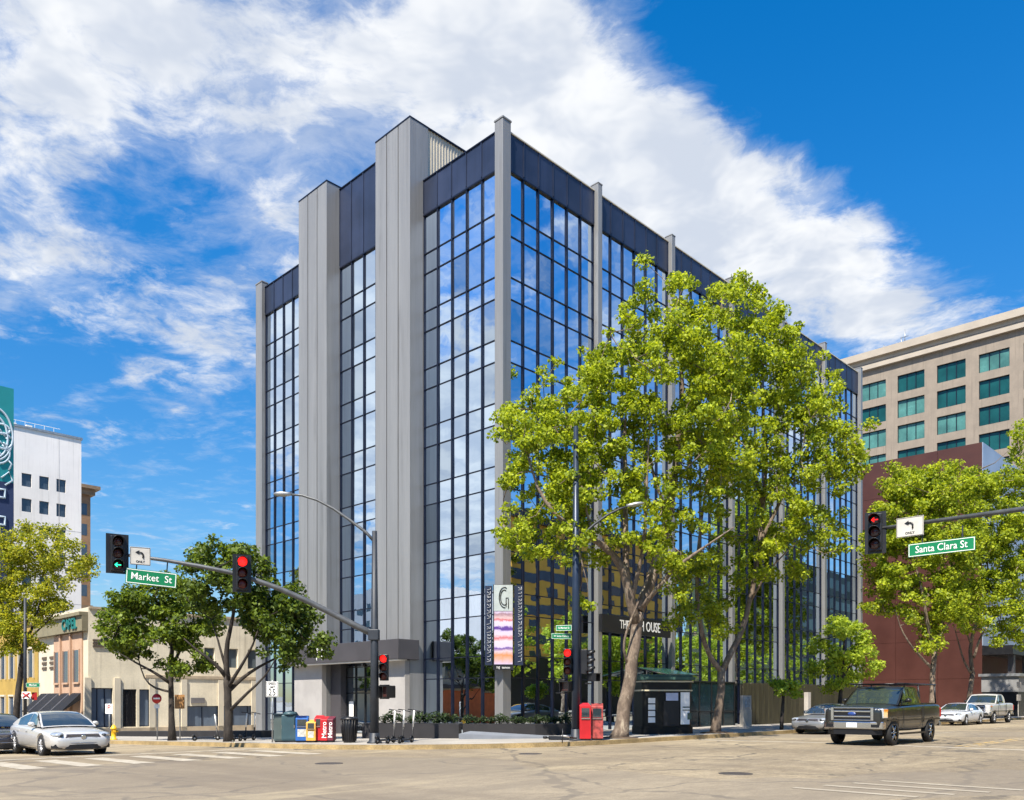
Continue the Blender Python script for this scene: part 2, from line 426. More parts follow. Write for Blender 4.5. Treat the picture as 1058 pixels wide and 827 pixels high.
# ------------------------------------------------------------------ ground, road, pavements (grid frame objects)
VB = [-1500, -400, -120, -60, -40, -28, -20, -14, 0, 10, 20, 30, 40, 60, 120, 400, 1500]
UB = [-1500, -400, -120, -60, -40, -30, -20, -12, 0, 10, 20, 40, 80, 120, 300, 700, 1500]
def sheet(us, vs, dz):
    m = MB()
    for i in range(len(us) - 1):
        for j in range(len(vs) - 1):
            a, b, c, d = us[i], us[i+1], vs[j], vs[j+1]
            m.poly([(a, c, gz(c) + dz), (b, c, gz(c) + dz), (b, d, gz(d) + dz), (a, d, gz(d) + dz)], True)
    return m
def gstruct(name, mb, m):
    o = mb.build(name, m, None, 0, W(0, 0, 0), ANG); return tag(o, kind='structure')
gstruct('ground', sheet(UB, VB, -.06), mat('bare_ground', (.22, .2, .17), .9))
gstruct('road', sheet([x for x in UB if -400 <= x <= 700], [x for x in VB if -400 <= x <= 400], 0.0), M_ASPH)

U0, V0, U1, V1 = -12.0, -8.6, -30.0, -28.2
def block(su, sv, u0, v0, r, au, av):
    kerb, pv = MB(), MB()
    KW = .17; n = 14
    def P(a, b, h): 
        v = v0 + sv * b; return (u0 + su * a, v, gz(v) + h)
    def arc(off):
        R = r - off
        return [(r - R * math.sin(math.pi/2 * k / n), r - R * math.cos(math.pi/2 * k / n)) for k in range(n + 1)]   # from (r,off) to (off,r)
    brk = sorted(set([abs(x - v0) for x in VB if sv * (x - v0) > r and abs(x - v0) < av] + [av]))
    ubrk = [au, 120, 60, 30, 16] ; ubrk = [x for x in ubrk if x <= au and x > r + 1]
    outer = [(x, 0) for x in ubrk] + arc(0) + [(0, b) for b in brk]
    inner = [(x, KW) for x in ubrk] + arc(KW) + [(KW, b) for b in brk]
    for k in range(len(outer) - 1):
        o0, o1, i0, i1 = outer[k], outer[k+1], inner[k], inner[k+1]
        kerb.poly([P(*o0, .15), P(*o1, .15), P(*i1, .15), P(*i0, .15)])
        kerb.poly([P(*o0, -.05), P(*o1, -.05), P(*o1, .15), P(*o0, .15)])
    rows = [(b, a) for a, b in arc(KW)] + [(b, KW) for b in brk]
    for k in range(len(rows) - 1):
        (b0, a0), (b1, a1) = rows[k], rows[k+1]
        pv.poly([P(a0, b0, .154), P(au, b0, .154), P(au, b1, .154), P(a1, b1, .154)])
    gstruct('kerb', kerb, M_KERBY if (su, sv) == (1, 1) else M_KERB); gstruct('pavement', pv, M_PAVE)
block(1, 1, U0, V0, 9.0, 400, 300)
block(-1, 1, U1, V0, 6.0, 300, 300)
block(1, -1, U0, V1, 6.0, 400, 300)
block(-1, -1, U1, V1, 3.0, 300, 300)

# painted markings
mk = MB()
def strip(m, u0, v0, u1, v1, z=.006):
    vs_ = sorted([v0, v1] + [x for x in (-14, 0, 10, 20, 30, 40) if v0 < x < v1])
    for a, b in zip(vs_, vs_[1:]):
        m.poly([(u0, a, gz(a) + z), (u1, a, gz(a) + z), (u1, b, gz(b) + z), (u0, b, gz(b) + z)])
k = U0 - .9
while k > U1 + .6:                       # ladder crossing over Market St
    strip(mk, k - .55, -5.4, k, -1.8); k -= 1.25
strip(mk, U1 + .4, -.9, U0 - .4, -.55)
gstruct('crosswalk_marking', mk, M_RPW)
m2 = MB(); strip(m2, 1.5, -27.6, 1.95, -9.2); pass
gstruct('stop_line_marking', m2, M_RPW)
m3 = MB()
for q in range(4): strip(m3, -11.2 - q * .75, -23.2 + q * .3, -11.0 - q * .75, -20.9 + q * .2)
gstruct('faded_crossing_marking', m3, M_RPF)
m4 = MB(); strip(m4, 2.4, -18.5, 300, -18.38); strip(m4, 2.4, -18.2, 300, -18.08)
strip(m4, -21.2, 1.0, -21.08, 200); strip(m4, -20.9, 1.0, -20.78, 200)
gstruct('centre_line_marking', m4, M_RPY)
m5 = MB()
for q in range(30): strip(m5, 4 + q * 9, -14.2, 7 + q * 9, -14.08); strip(m5, 4 + q * 9, -22.9, 7 + q * 9, -22.78)
gstruct('lane_marking', m5, M_RPW)

# manhole covers in the road
for px_m, Ym, lab in ((340, 20.5, 'round iron manhole cover in the road in front of the newspaper boxes'), (760, 17.0, 'round iron manhole cover in the bare road left of the faded road marking')):
    mh = MB(); mh.lathe((0, 0, 0), [(.34, -.02), (.34, .008), (.30, .010), (.29, .006), (0.001, .007)], 24)
    tag(mh.build('manhole_cover', mat('cast_iron', (.07, .06, .055), .6, .4, .2, 6), None, 0, GP(px_m, Ym, 0.0)), lab, 'manhole cover')
mh = MB(); p = GP(548, 24, 0.0)
mh.lathe((0, 0, 0), [(.34, -.02), (.34, .008), (.30, .010), (.29, .006), (0.001, .007)], 24)
tag(mh.build('manhole_cover', mat('cast_iron', (.07, .06, .055), .6, .4, .2, 6), None, 0, p), 'round iron manhole cover set in the road in front of the dark street planters', 'manhole cover')
# ------------------------------------------------------------------ the office tower
ZT, ZP, ZM = 25.66, 27.4, 30.05
tower = thing('office_tower', 'tall mirror glass office tower with silver columns and two grey pilasters on the street corner', 'office building', W(0, 0, 0), ANG)
zl = [ZT]
while zl[-1] > .4:
    zl.append(zl[-1] - (1.87 if len(zl) % 2 else 1.0))
zl[-1] = -.9
def bay(side, a0, a1, n, ztop=ZT):
    g, ml = MB(), MB()
    w = (a1 - a0) / n
    def P(a, z, o):                      # o outwards
        return (a, -o, z) if side == 'u' else (-o, a, z)
    for k in range(n):
        for j in range(len(zl) - 1):
            za, zb = zl[j], zl[j+1]
            ta, tb = rnd.gauss(0, .0034), rnd.gauss(0, .0028)
            x0, x1 = a0 + k * w + .02, a0 + (k + 1) * w - .02
            f = lambda x, z: P(x, z, .03 + ta * (x - (x0 + x1) / 2) + tb * (z - (za + zb) / 2))
            g.poly([f(x0, zb), f(x1, zb), f(x1, za), f(x0, za)])
    gl = g.build('glazing', M_GLASS, tower)
    def bx(a, b, za, zb, o0, o1):
        if side == 'u': ml.box(a, -o1, za, b, -o0, zb)
        else: ml.box(-o1, a, za, -o0, b, zb)
    for k in range(n + 1):
        x = a0 + k * w
        hw = .048
        bx(max(x - hw, a0), min(x + hw, a1), -.9, ZT, .012, .10)
    for z in zl[1:-1]:
        for k in range(n):
            bx(a0 + k * w + .050, a0 + (k + 1) * w - .050, z - .021, z + .021, .014, .075)
    bx(a0, a1, ZT, ZT + .07, .012, .13)
    ml.build('mullion', M_MULL, gl)
CU = [0, 6.6, 13.2, 19.8, 26.4, 33.0, 39.5]
for i in range(6):
    bay('u', CU[i] + (.24 if i == 0 else .18), CU[i+1] - .18, 6)
for v0, v1, n in ((.24, 5.46, 5), (8.28, 12.72, 4), (15.59, 20.85, 5)): bay('v', v0, v1, n)
def parapet(side, a0, a1, n, z0, z1):
    p = MB(); w = (a1 - a0) / n
    for k in range(n):
        x0, x1 = a0 + k * w + .012, a0 + (k + 1) * w - .012
        if side == 'u': p.box(x0, -.10, z0, x1, .16, z1)
        else: p.box(-.10, x0, z0, .16, x1, z1)
    for k in range(n + 1):
        x = a0 + k * w
        lo, hi = max(x - .03, a0), min(x + .03, a1)
        if side == 'u': p.box(lo, -.135, z0 + .08, hi, -.103, z1)
        else: p.box(-.135, lo, z0 + .08, -.103, hi, z1)
    o = p.build('parapet', M_NAVY, tower)
    c = MB()
    if side == 'u': c.box(a0, -.15, z1 + .002, a1, .2, z1 + .06)
    else: c.box(-.15, a0, z1 + .002, .2, a1, z1 + .06)
    c.build('coping', M_ALUW if side == 'u' else M_MULL, o)
for i in range(6): parapet('u', CU[i] + (.24 if i == 0 else .18), CU[i+1] - .18, 6, ZT + .072, ZP)
parapet('v', .24, 5.46, 5, ZT + .072, ZP); parapet('v', 8.28, 12.72, 4, ZT + .072, ZM); parapet('v', 15.59, 20.85, 5, ZT + .072, ZP)
for i, u in enumerate(CU):
    c = MB()
    if i == 0: c.box(-.30, -.30, -.6, .22, .22, 27.72); c.box(-.33, -.33, 27.722, .25, .25, 27.80)
    else: c.box(u - .17, -.36, -.6, u + .17, .1, 27.72); c.box(u - .19, -.38, 27.722, u + .19, .12, 27.78)
    c.build('column', M_ALU, tower, .012)
c = MB(); c.box(-.34, 20.86, -2, .1, 21.6, 27.72); c.box(-.37, 20.84, 27.722, .12, 21.62, 27.8); c.build('column', M_ALU, tower, .012)
for v0, v1 in ((5.47, 8.27), (12.73, 15.58)):
    p = MB(); w = (v1 - v0) / 3
    for k in range(3): p.box(-.95, v0 + k * w + (.032 if k else 0), -1.5, -.86, v0 + (k + 1) * w - (.032 if k < 2 else 0), 30.2)
    p.box(-.858, v0 + .002, -1.5, .2, v1 - .002, 30.198)
    o = p.build('pilaster', M_ALU, tower)
    s = MB()
    for k in (1, 2): s.box(-.900, v0 + k * w - .0315, -1.5, -.8585, v0 + k * w + .0315, 30.197)
    s.build('seam', M_MULL, o)
    t = MB(); t.box(-.97, v0 - .015, 30.203, .22, v1 + .015, 30.27); t.build('coping', M_MULL, o)
ph = MB(); ph.box(.21, 5.56, 26.9, 14, 15.5, 30.2)
k = .45
while k < 13.9:
    ph.box(k, 5.53, 27.0, k + .05, 5.558, 30.2); k += .19
o = ph.build('penthouse', M_ALUW, tower)
t = MB(); t.box(.225, 5.46, 30.203, 14.05, 15.55, 30.27); t.build('coping', M_MULL, o)
core = MB(); core.box(.165, .165, -2, 39.4, 21.5, 26.6); core.build('core', M_NAVY, tower)
# ground floor: stone panels, canopy, entrance
for v0, v1 in ((5.49, 8.25), (12.75, 15.56)):
    p = MB(); p.box(-1.25, v0, -1.5, -.953, v1, 3.62); p.build('stone_panel', M_STONE, tower, .01)
cn = MB(); cn.prism([(-1.81, 5.3), (-.5, 5.3), (-.5, 5.462), (-.955, 5.462), (-.955, 15.6), (-.35, 15.6), (-.35, 15.95), (-1.81, 15.95)][::1], 3.65, 4.63)
cn.box(-.953, 8.30, 3.66, -.22, 12.70, 3.9)
cano = cn.build('canopy', M_FASCIA, tower, .02)
text('lettering', 'N', .95, frame((-1.815, 12.06, 4.12), (0, -1, 0)), M_WHITE, cano, .02, bold=.02)
sof = MB(); sof.box(-1.75, 5.4, 3.60, -1.2, 15.8, 3.646); sof.build('soffit', M_WHITE, cano)
en = MB(); en.box(-.7, 11.75, -.9, -.23, 12.70, 3.655); en.build('entrance_wall', M_FASCIA, tower)
dr = MB()
for k in range(5): dr.box(-.34, 8.35 + k * .84, -.9, -.22, 8.41 + k * .84, 3.6)
for z in (.0, 2.15, 3.0, 3.55): dr.box(-.33, 8.35, z - .03 - .1, -.23, 11.7, z + .03 - .1)
d_ = dr.build('entrance_door', M_BLACK, tower)
dg_ = MB()
for k in range(4): dg_.poly([(-.28, 8.42 + k * .84, -.8), (-.28, 9.18 + k * .84, -.8), (-.28 + rnd.gauss(0, .003), 9.18 + k * .84, 3.5), (-.28, 8.42 + k * .84, 3.5)])
dg_.build('door_glass', M_GLASS, d_)
nb = MB(); nb.box(-.36, 11.05, .6, -.345, 11.45, 1.6); nb.build('paper_notice', M_WHITE, d_)
# blade sign on the corner column
bs = thing('blade_sign', 'vertical corner sign with a silver G panel above a pastel food screen', 'sign', W(0, 0, 0), 0)
def col_frame(px, py, Y):
    return PX(px, py, Y)
YS = 37.35
def flat(m, x0, y0, x1, y1, Y, th):
    a, b = PX(x0, y1, Y), PX(x1, y0, Y); m.box(a.x, Y, a.z, b.x, Y + th, b.z)
def local(o, m_name, mb, mt, bevel=0): return mb.build(m_name, mt, o, bevel)
bs.location = PX(520, 692, YS)
O = Vector(bs.location)
def fl(x0, y0, x1, y1, dy, th):
    m = MB(); a, b = PX(x0, y1, YS) - O, PX(x1, y0, YS) - O
    m.box(a.x, dy, a.z, b.x, dy + th, b.z); return m
cab = fl(509.5, 604, 530.5, 692, 0, .28); cabo = cab.build('cabinet', M_BLACK, bs, .01)
gp_ = fl(510.3, 604.6, 529.7, 631.5, -.012, .01); gpo = gp_.build('logo_panel', mat('brushed_silver', (.50, .54, .52), .35, .4, .06, 3), bs)
lg = MB()
def pt(x, y, d=-.022): return PX(x, y, YS) - O + Vector((0, d, 0))
for R, s0, s1 in ((10.0, 205, 425), (7.4, 190, 437)):
    lg.tube([pt(521 - 0 + R * .52 * math.cos(math.radians(a)) * 1.0, 617.5 + R * 1.05 * math.sin(math.radians(a)) * -1 * -1) for a in [ -62 - t * (s1 - s0) / 16 for t in range(17)]], .022, 6)
lg.tube([pt(525.3, 619), pt(525.3, 629)], .022, 6); lg.tube([pt(522.9, 618), pt(522.9, 627)], .022, 6); lg.tube([pt(522.9, 618), pt(525.4, 618)], .018, 6)
lg.build('logo', M_BLACK, gpo)
def screen_mat():
    m, nt, b = new_mat('food_screen')
    tc = nt.n('ShaderNodeTexCoord').outputs['Generated']
    s = nt.n('ShaderNodeSeparateXYZ', {0: tc})
    n = nt.noise(nt.n('ShaderNodeMapping', {'Vector': tc, 'Scale': (2.2, 1, 5)}).outputs[0], 1.6, 3, .6, 1.2)
    z = nt.m('MULTIPLY_ADD', n, .12, s.outputs[2])
    z = nt.m('SUBTRACT', z, .06)
    L, P_, O_, R_ = (.85, .80, .90), (.16, .08, .36), (.85, .38, .12), (.75, .22, .20)
    col = nt.ramp(z, [(0, (.80, .72, .85)), (.10, (.85, .55, .35)), (.17, O_), (.24, (.9, .75, .7)), (.30, P_), (.34, L), (.44, (.92, .86, .8)), (.50, R_), (.55, (.9, .8, .78)), (.62, L), (.655, P_), (.70, P_), (.73, L), (.80, (.9, .88, .9)), (.84, R_), (.88, (.9, .7, .6)), (.94, (.45, .3, .3)), (1, L)])
    col = nt.mix(1.0, col, (.55, .5, .6, 1), 'MULTIPLY'); nt.put(b.inputs['Base Color'], col); nt.put(b.inputs['Emission Color'], col); b.inputs['Emission Strength'].default_value = .10
    b.inputs['Roughness'].default_value = .3
    return m
fl(510.6, 632, 529.6, 686.6, -.012, .01).build('screen', screen_mat(), bs)
cp = fl(509.4, 687.2, 530.6, 692.4, -.03, .028).build('caption_panel', M_BLACK, bs)
text('caption', 'NJ  tenoo', .15, frame(PX(520, 689.9, YS) - O + Vector((0, -.034, 0)), (1, 0, 0)), M_WHITE, cp, .002)
for x0, x1, xa, xb in ((501, 508.6, 503.2, 506.6), (531.2, 540.6, 535.4, 538.8)):
    m = fl(x0, 605, x1, 687.4, .10, .06); bl = m.build('side_blade', M_NAVY, bs, .005)
    sc = MB(); rr = random.Random(int(x0))
    y = 684.0
    while y > 609:                                                 # white script running up the blade
        h = rr.uniform(1.6, 4.6); w = rr.uniform(.5, 1.0)
        a = pt(xa if w < .8 else xa - .4, y, .085); b = pt(xb, y - h, .085); c = pt(xa, y - h * .9, .085); e = pt(xb, y - h * .2, .085)
        sc.tube([a, e, b], .011, 5); sc.tube([e, c], .009, 5) if rr.random() < .6 else None
        y -= h + rr.uniform(.8, 1.8)
    sc.build('script', mat('grey_script', (.42, .43, .46), .5), bl)

# banner sign over the ground floor
hs_ = thing('house_sign', 'black sign band with white lettering on the glass behind the leaning plane tree trunk', 'sign', W(6.9, 0, 0), ANG)
ub = on_v(622, -.75) - 6.9; ue = on_v(693, -.75) - 6.9
zb0 = 1.65 + (724 - 657) / 869 * W(ub + 8, -.75).y; zb1 = 1.65 + (724 - 641) / 869 * W(ub + 8, -.75).y
m = MB(); m.box(ub, -.75, zb0 + .15, ue, -.55, zb1 + .25)
for x in (ub + .3, ue - .3): m.box(x - .03, -.549, zb0 + .4, x + .03, -.06, zb0 + .5)
pn = m.build('sign_panel', M_BLACK, hs_)
for s, px in (('THE', 645.5), ('H', 663.5), ('OUSE', 675.0)):
    text('lettering', s, .74 if s != 'THE' else .62, frame((on_v(px, -.76) - 6.9, -.757, (zb0 + zb1) / 2 + .2), (1, 0, 0)), M_WHITE, pn, .004, squeeze=.72, bold=.006)

# ------------------------------------------------------------------ planters, low walls, ramp, slat fence
def shrub_mesh(name, n, rx, rz, leaf, m, seed):
    r = np.random.default_rng(seed)
    c = r.normal(0, 1, (n, 3)); c /= np.linalg.norm(c, axis=1)[:, None]; c *= (r.random((n, 1)) ** .45)
    c *= np.array([rx, rx, rz]); c[:, 2] += rz * .9
    return leaves(name, c, c / np.array([rx, rx, rz]), leaf, m, r)
def leaves(name, c, out, size, m, r, up=.45):
    n = len(c)
    nn = out * .5 + r.normal(0, .75, (n, 3)) + np.array([0, 0, up]); nn /= np.linalg.norm(nn, axis=1)[:, None] + 1e-9
    t = r.normal(0, 1, (n, 3)); t[:, 2] -= .5; t -= nn * (t * nn).sum(1)[:, None]; t /= np.linalg.norm(t, axis=1)[:, None] + 1e-9
    b = np.cross(nn, t); s = size * r.uniform(.6, 1.3, (n, 1))
    v = np.empty((n, 4, 3))
    v[:, 0] = c - t * s * .5; v[:, 2] = c + t * s * .55
    v[:, 1] = c + b * s * .42 + nn * s * .14 - t * s * .08; v[:, 3] = c - b * s * .42 + nn * s * .14 - t * s * .08
    me = bpy.data.meshes.new(name); me.vertices.add(n * 4); me.vertices.foreach_set('co', v.reshape(-1))
    me.loops.add(n * 4); me.loops.foreach_set('vertex_index', np.arange(n * 4))
    me.polygons.add(n); me.polygons.foreach_set('loop_start', np.arange(n) * 4); me.polygons.foreach_set('loop_total', np.full(n, 4))
    me.materials.append(m); me.update(); me.validate(); return me
def leaf_mat(name, dark, lite, tr=.35):
    m = bpy.data.materials.new(name); m.use_nodes = True; nt = NT(m.node_tree); nt.nodes.clear()
    rp = nt.n('ShaderNodeNewGeometry').outputs['Random Per Island']
    tc = nt.n('ShaderNodeTexCoord').outputs['Object']
    f = nt.m('ADD', nt.m('MULTIPLY', rp, .7), nt.m('MULTIPLY', nt.noise(tc, .7, 2, .5), .5), clamp=True)
    col = nt.mix(nt.smooth(f, .1, 1.05), c4(dark), c4(lite))
    tcol = nt.mix(1.0, col, (1.5, 1.45, .7, 1), 'MULTIPLY')
    d = nt.n('ShaderNodeBsdfPrincipled', {'Base Color': col, 'Roughness': .55, 'Specular IOR Level': .3})
    t = nt.n('ShaderNodeBsdfTranslucent', {'Color': tcol})
    mx = nt.n('ShaderNodeMixShader', {0: tr, 1: d.outputs[0], 2: t.outputs[0]})
    nt.n('ShaderNodeOutputMaterial', {'Surface': mx.outputs[0]})
    return m
L_DARK = leaf_mat('dark_shrub_leaf', (.012, .025, .010), (.05, .085, .022), .2)
L_PLANE = leaf_mat('plane_leaf', (.085, .145, .012), (.45, .51, .032), .46)
L_YELL = leaf_mat('yellowing_leaf', (.10, .15, .012), (.46, .44, .03), .44)
L_GREEN = leaf_mat('deep_green_leaf', (.014, .036, .008), (.15, .21, .02), .34)
L_LIME = leaf_mat('lime_leaf', (.14, .22, .02), (.46, .55, .06), .45)
L_MID = leaf_mat('mid_green_leaf', (.025, .055, .010), (.20, .27, .025), .36)

def wallpath(name, label, front, depth_dir, depth, zt, m, cat='planter', group=None):
    base = Vector((front[0].x, front[0].y, 0))
    t = MB()
    pts = [(p.x - base.x, p.y - base.y) for p in front] + [(p.x - base.x + depth_dir[0] * depth, p.y - base.y + depth_dir[1] * depth) for p in reversed(front)]
    t.prism(pts, -.6, zt)
    o = t.build(name, m, None, 0, base)
    return tag(o, label, cat, group)
dv = (CA * .5 - SA * .5 + .12, SA * .5 + CA * .5); dvn = (0.02, 1.0)
PA = [GP(374, 33.6), GP(425, 33.0), GP(474, 32.4)]
wallpath('planter', 'low black street planter in front of the grey pilaster beside the signal pole', PA, dvn, 1.4, .74, M_DCONC, group='black planters around the tower')
PB = [GP(478, 35.6), GP(505, 35.2), GP(530, 35.0), GP(553, 35.0), GP(576, 35.4), GP(594, 36.2)]
wallpath('planter', 'long black planter curving round the tower corner below the vertical sign', PB, dvn, 1.2, .66, M_DCONC, group='black planters around the tower')
p0, p1 = W(-7.0, 9.0), W(-7.0, 28.0)
lw = MB(); 
lw.prism([(0, 0), (1.0, 0), (1.0, 19), (0, 19)], [-1.2, -1.2, -1.8, -1.8], [.24, .24, -.28, -.28])
tag(lw.build('low_wall', M_DCONC, None, .02, p0, ANG), 'low black wall along the pavement in front of the beige shop', 'wall')
rp = MB(); a = [GP(474, 31.6, 0), GP(486, 32.8, 0), GP(575, 33.4, 0), GP(575, 31.6, 0)]
o0 = a[0].copy(); rp.prism([(q.x - o0.x, q.y - o0.y) for q in (a[0], a[3], a[2], a[1])], 0, [.36, .2, .2, .42])
tag(rp.build('ramp', mat('shade_toned_concrete', (.16, .175, .20), .8, 0, .1, 1.5), None, 0, o0), kind='structure')  # dark blue-grey base colour carries the shadow lying on the slab
# small shrubs in the planters
sm = [shrub_mesh('foliage', 260, .34, .30, .10, L_DARK, 3 + k) for k in range(3)]
stem = MB()
for a in range(5): stem.tube([(0, 0, -.06), (.12 * math.cos(a * 1.3), .12 * math.sin(a * 1.3), .3)], .012, 5)
stem_me = stem.mesh('stem', mat('twig', (.05, .035, .025), .8))
def shrub(loc, k, label, sc):
    t = thing('planter_shrub', label, 'shrub', loc, rnd.uniform(0, 6), 'low shrubs in the black planters')
    t.scale = (sc, sc, sc)
    for nm, me in (('foliage', sm[k % 3]), ('stem', stem_me)):
        o = bpy.data.objects.new(nm, me); COL.objects.link(o); o.parent = t
i = 0
for px in range(388, 472, 9):
    p = GP(px, 33.7); p.z = .75; shrub(p, i, 'low dark shrub in the straight black planter beside the signal pole', rnd.uniform(.55, .95)); i += 1
for px in range(484, 592, 8):
    p = GP(px, 35.8 + (.4 if px > 570 else 0)); p.z = .67; shrub(p, i, 'low dark shrub in the curved black planter under the vertical sign', rnd.uniform(.5, .85)); i += 1

# slat screen along the right side
sf = thing('slat_screen', 'olive brown slatted screen along the pavement at the foot of the glass facade', 'screen', W(18.9, -1.5, 0), ANG)
m = MB(); k = 0.0; rr = random.Random(3)
while k < 20.3:
    m.box(k, -.03, .1, k + .10, .03, 2.72 + rr.uniform(-.03, .03)); k += .165
m.build('slats', mat('olive_slat', (.034, .030, .015), .5, 0, .5, 1.2, stretch=(6, 1, .3)), sf)
m = MB(); m.box(0, .032, .2, 20.4, .07, .32); m.box(0, .032, 2.4, 20.4, .07, 2.52); m.box(0, .16, 0, 20.4, .2, 2.6)
m.build('rail', mat('screen_backing', (.03, .028, .02), .7), sf)
for x in (8.0, 16.0):
    m = MB(); m.box(x, -.34, .1, x + .42, -.05, 2.2); m.build('post', M_CONC, sf, .01)
# glazed lobby link between kiosk and screen
gb = thing('glass_screen', 'teal glass windscreen in thin frames between the black kiosk and the forked tree', 'windscreen', W(13.2, -1.2, 0), ANG)
m = MB()
for k in range(4): m.poly([(k * 1.3 + .05, 0, .15), (k * 1.3 + 1.25, 0, .15), (k * 1.3 + 1.25, 0, 2.7), (k * 1.3 + .05, 0, 2.7)])
m.build('glazing', mat('pale_blue_glass', (.006, .022, .03), .15, 0, .3, spec=.35), gb)
m = MB()
for k in range(5): m.box(k * 1.3 - .03, -.04, .1, k * 1.3 + .03, .04, 2.76)
m.box(.04, -.035, 2.70, 5.16, .035, 2.76); m.box(.04, -.035, 1.0, 5.16, .035, 1.05)
m.build('frame', M_BLACK, gb)
# ------------------------------------------------------------------ neighbouring buildings
def wall_grid(m, x0, x1, z0, z1, y, holes, depth=.25):
    """front face at y (facing -y) with rectangular openings: holes = [(x0,x1,z0,z1)] on a regular grid"""
    xs = sorted({x0, x1} | {h[0] for h in holes} | {h[1] for h in holes}); zs = sorted({z0, z1} | {h[2] for h in holes} | {h[3] for h in holes})
    for a, b in zip(xs, xs[1:]):
        for c, d in zip(zs, zs[1:]):
            mx, mz = (a + b) / 2, (c + d) / 2
            if any(h[0] < mx < h[1] and h[2] < mz < h[3] for h in holes): continue
            m.poly([(a, y, c), (b, y, c), (b, y, d), (a, y, d)])
    for h in holes:
        a, b, c, d = h
        m.poly([(a, y, c), (a, y + depth, c), (a, y + depth, d), (a, y, d)]); m.poly([(b, y, c), (b, y, d), (b, y + depth, d), (b, y + depth, c)])
        m.poly([(a, y, c), (b, y, c), (b, y + depth, c), (a, y + depth, c)]); m.poly([(a, y, d), (a, y + depth, d), (b, y + depth, d), (b, y, d)])
def win(root, x0, x1, z0, z1, y, mg, mf=None, bars=1, hb=0, name='window'):
    m = MB(); m.poly([(x0, y, z0), (x1, y, z0), (x1, y, z1), (x0, y, z1)])
    w = m.build(name, mg, root)
    f = MB(); t = .05
    f.box(x0, y - .06, z0, x0 + t, y - .004, z1); f.box(x1 - t, y - .06, z0, x1, y - .004, z1)
    f.box(x0 + t, y - .06, z0, x1 - t, y - .004, z0 + t); f.box(x0 + t, y - .06, z1 - t, x1 - t, y - .004, z1)
    for k in range(1, bars + 1):
        x = x0 + (x1 - x0) * k / (bars + 1); f.box(x - .025, y - .05, z0 + t, x + .025, y - .005, z1 - t)
    f.build('frame', mf or M_MULL, w)
def solid(m, x0, y0, z0, x1, y1, z1, skip=()):     # box without some faces ('-y' front)
    q = {'-y': [(x0,y0,z0),(x1,y0,z0),(x1,y0,z1),(x0,y0,z1)], '+y': [(x1,y1,z0),(x0,y1,z0),(x0,y1,z1),(x1,y1,z1)],
         '-x': [(x0,y1,z0),(x0,y0,z0),(x0,y0,z1),(x0,y1,z1)], '+x': [(x1,y0,z0),(x1,y1,z0),(x1,y1,z1),(x1,y0,z1)],
         '+z': [(x0,y0,z1),(x1,y0,z1),(x1,y1,z1),(x0,y1,z1)]}
    for k, p in q.items():
        if k not in skip: m.poly(p)
M_BEIGE = mat('beige_render', (.74, .66, .50), .8, 0, .10, .6, .1, 20, var2=.08, grime=.6)
M_PINK = mat('pink_stone', (.44, .29, .20), .8, 0, .10, .8)
M_CREAM = mat('cream_render', (.56, .50, .39), .8, 0, .08, .6)
M_WINB = mat('window_blue_grey', (.05, .07, .10), .12, 0, .2, .5, spec=.8)
M_DUSK = mat('blue_grey_panel', (.13, .17, .23), .35, .1, .12, .6, stretch=(3, 3, .2))
# --- shop building on the left: local x = u, y = v from its corner (u=-5, v=37)
bb = thing('shop_building', 'two storey beige shop building with green sign band and black awning', 'shop', W(-5, 37.0, -1.0), ANG)
H = 9.35
f = MB()
def bu(px): return on_v(px, 37.0) + 5.0
def zb(py, Y=60.5): return EYE + (HZ - py) / F * Y + 1.0
holes = []
wl = [(211, 222), (234, 246), (256, 268)]
wh = [(bu(a), bu(b), zb(688, 63), zb(666, 63)) for a, b in wl]
for k in range(4): wh.append((wh[2][1] + 1.2 + k * 2.6, wh[2][1] + 2.3 + k * 2.6, wh[0][2], wh[0][3]))
sh = [(bu(93), bu(116.5), zb(752), zb(711)), (bu(127), bu(141), zb(752), zb(712)), (bu(144), bu(155), zb(752), zb(712)), (bu(193), bu(193) + 13, zb(753, 63), zb(730, 63))]
hl = wh + sh
wall_grid(f, 0, 30, -1, H, 0, hl); solid(f, 0, 0, -1, 30, 11, H, ('-y', '-x'))
f.build('wall', M_BEIGE, bb)
for a, b, c, d in wh: win(bb, a, b, c, d, .2, mat('shop_window', (.10, .12, .13), .15, 0, .2, .6, spec=.8), M_CREAM, 0)
win(bb, *sh[0][:2], *sh[0][2:], .2, M_DUSK, M_MULL, 2, name='shop_front'); win(bb, *sh[2][:2], *sh[2][2:], .2, M_DUSK, M_MULL, 0, name='shop_front')
win(bb, *sh[3][:2], *sh[3][2:], .2, M_DUSK, M_MULL, 9, name='shop_front')
g = MB(); a, b, c, d = sh[1]
for k in range(9):
    x = a + (b - a) * k / 8.0; g.box(x - .02, .10, c, x + .02, .14, d)
for k in range(10):
    z = c + (d - c) * k / 10; x2 = b - .02
    g.tube([(a, .08, z), ((a + b) / 2, .08, min(z + .5, d)), (b, .08, z)], .014, 4)
go = g.build('folding_gate', M_BLACK, bb); g = MB(); g.poly([(a, .22, c), (b, .22, c), (b, .22, d), (a, .22, d)]); g.build('doorway', M_FASCIA, go)
st = MB(); st.box(bu(150), -.08, zb(700, 62), 29.9, -.003, zb(697, 62)); st.box(.02, -.14, H - .1, 30.05, -.003, H + .06); st.box(.0, -.10, -.9, 22, -.004, zb(753)); st.build('string_course', mat('tan_trim', (.42, .34, .24), .8), bb)
for px in (90.5, 121, 157, 190, 228, 262):
    q = bu(px); g = MB(); g.box(q - .22, -.10, -.6, q + .22, -.004, zb(701, 62)); g.build('pilaster_strip', M_CREAM, bb)
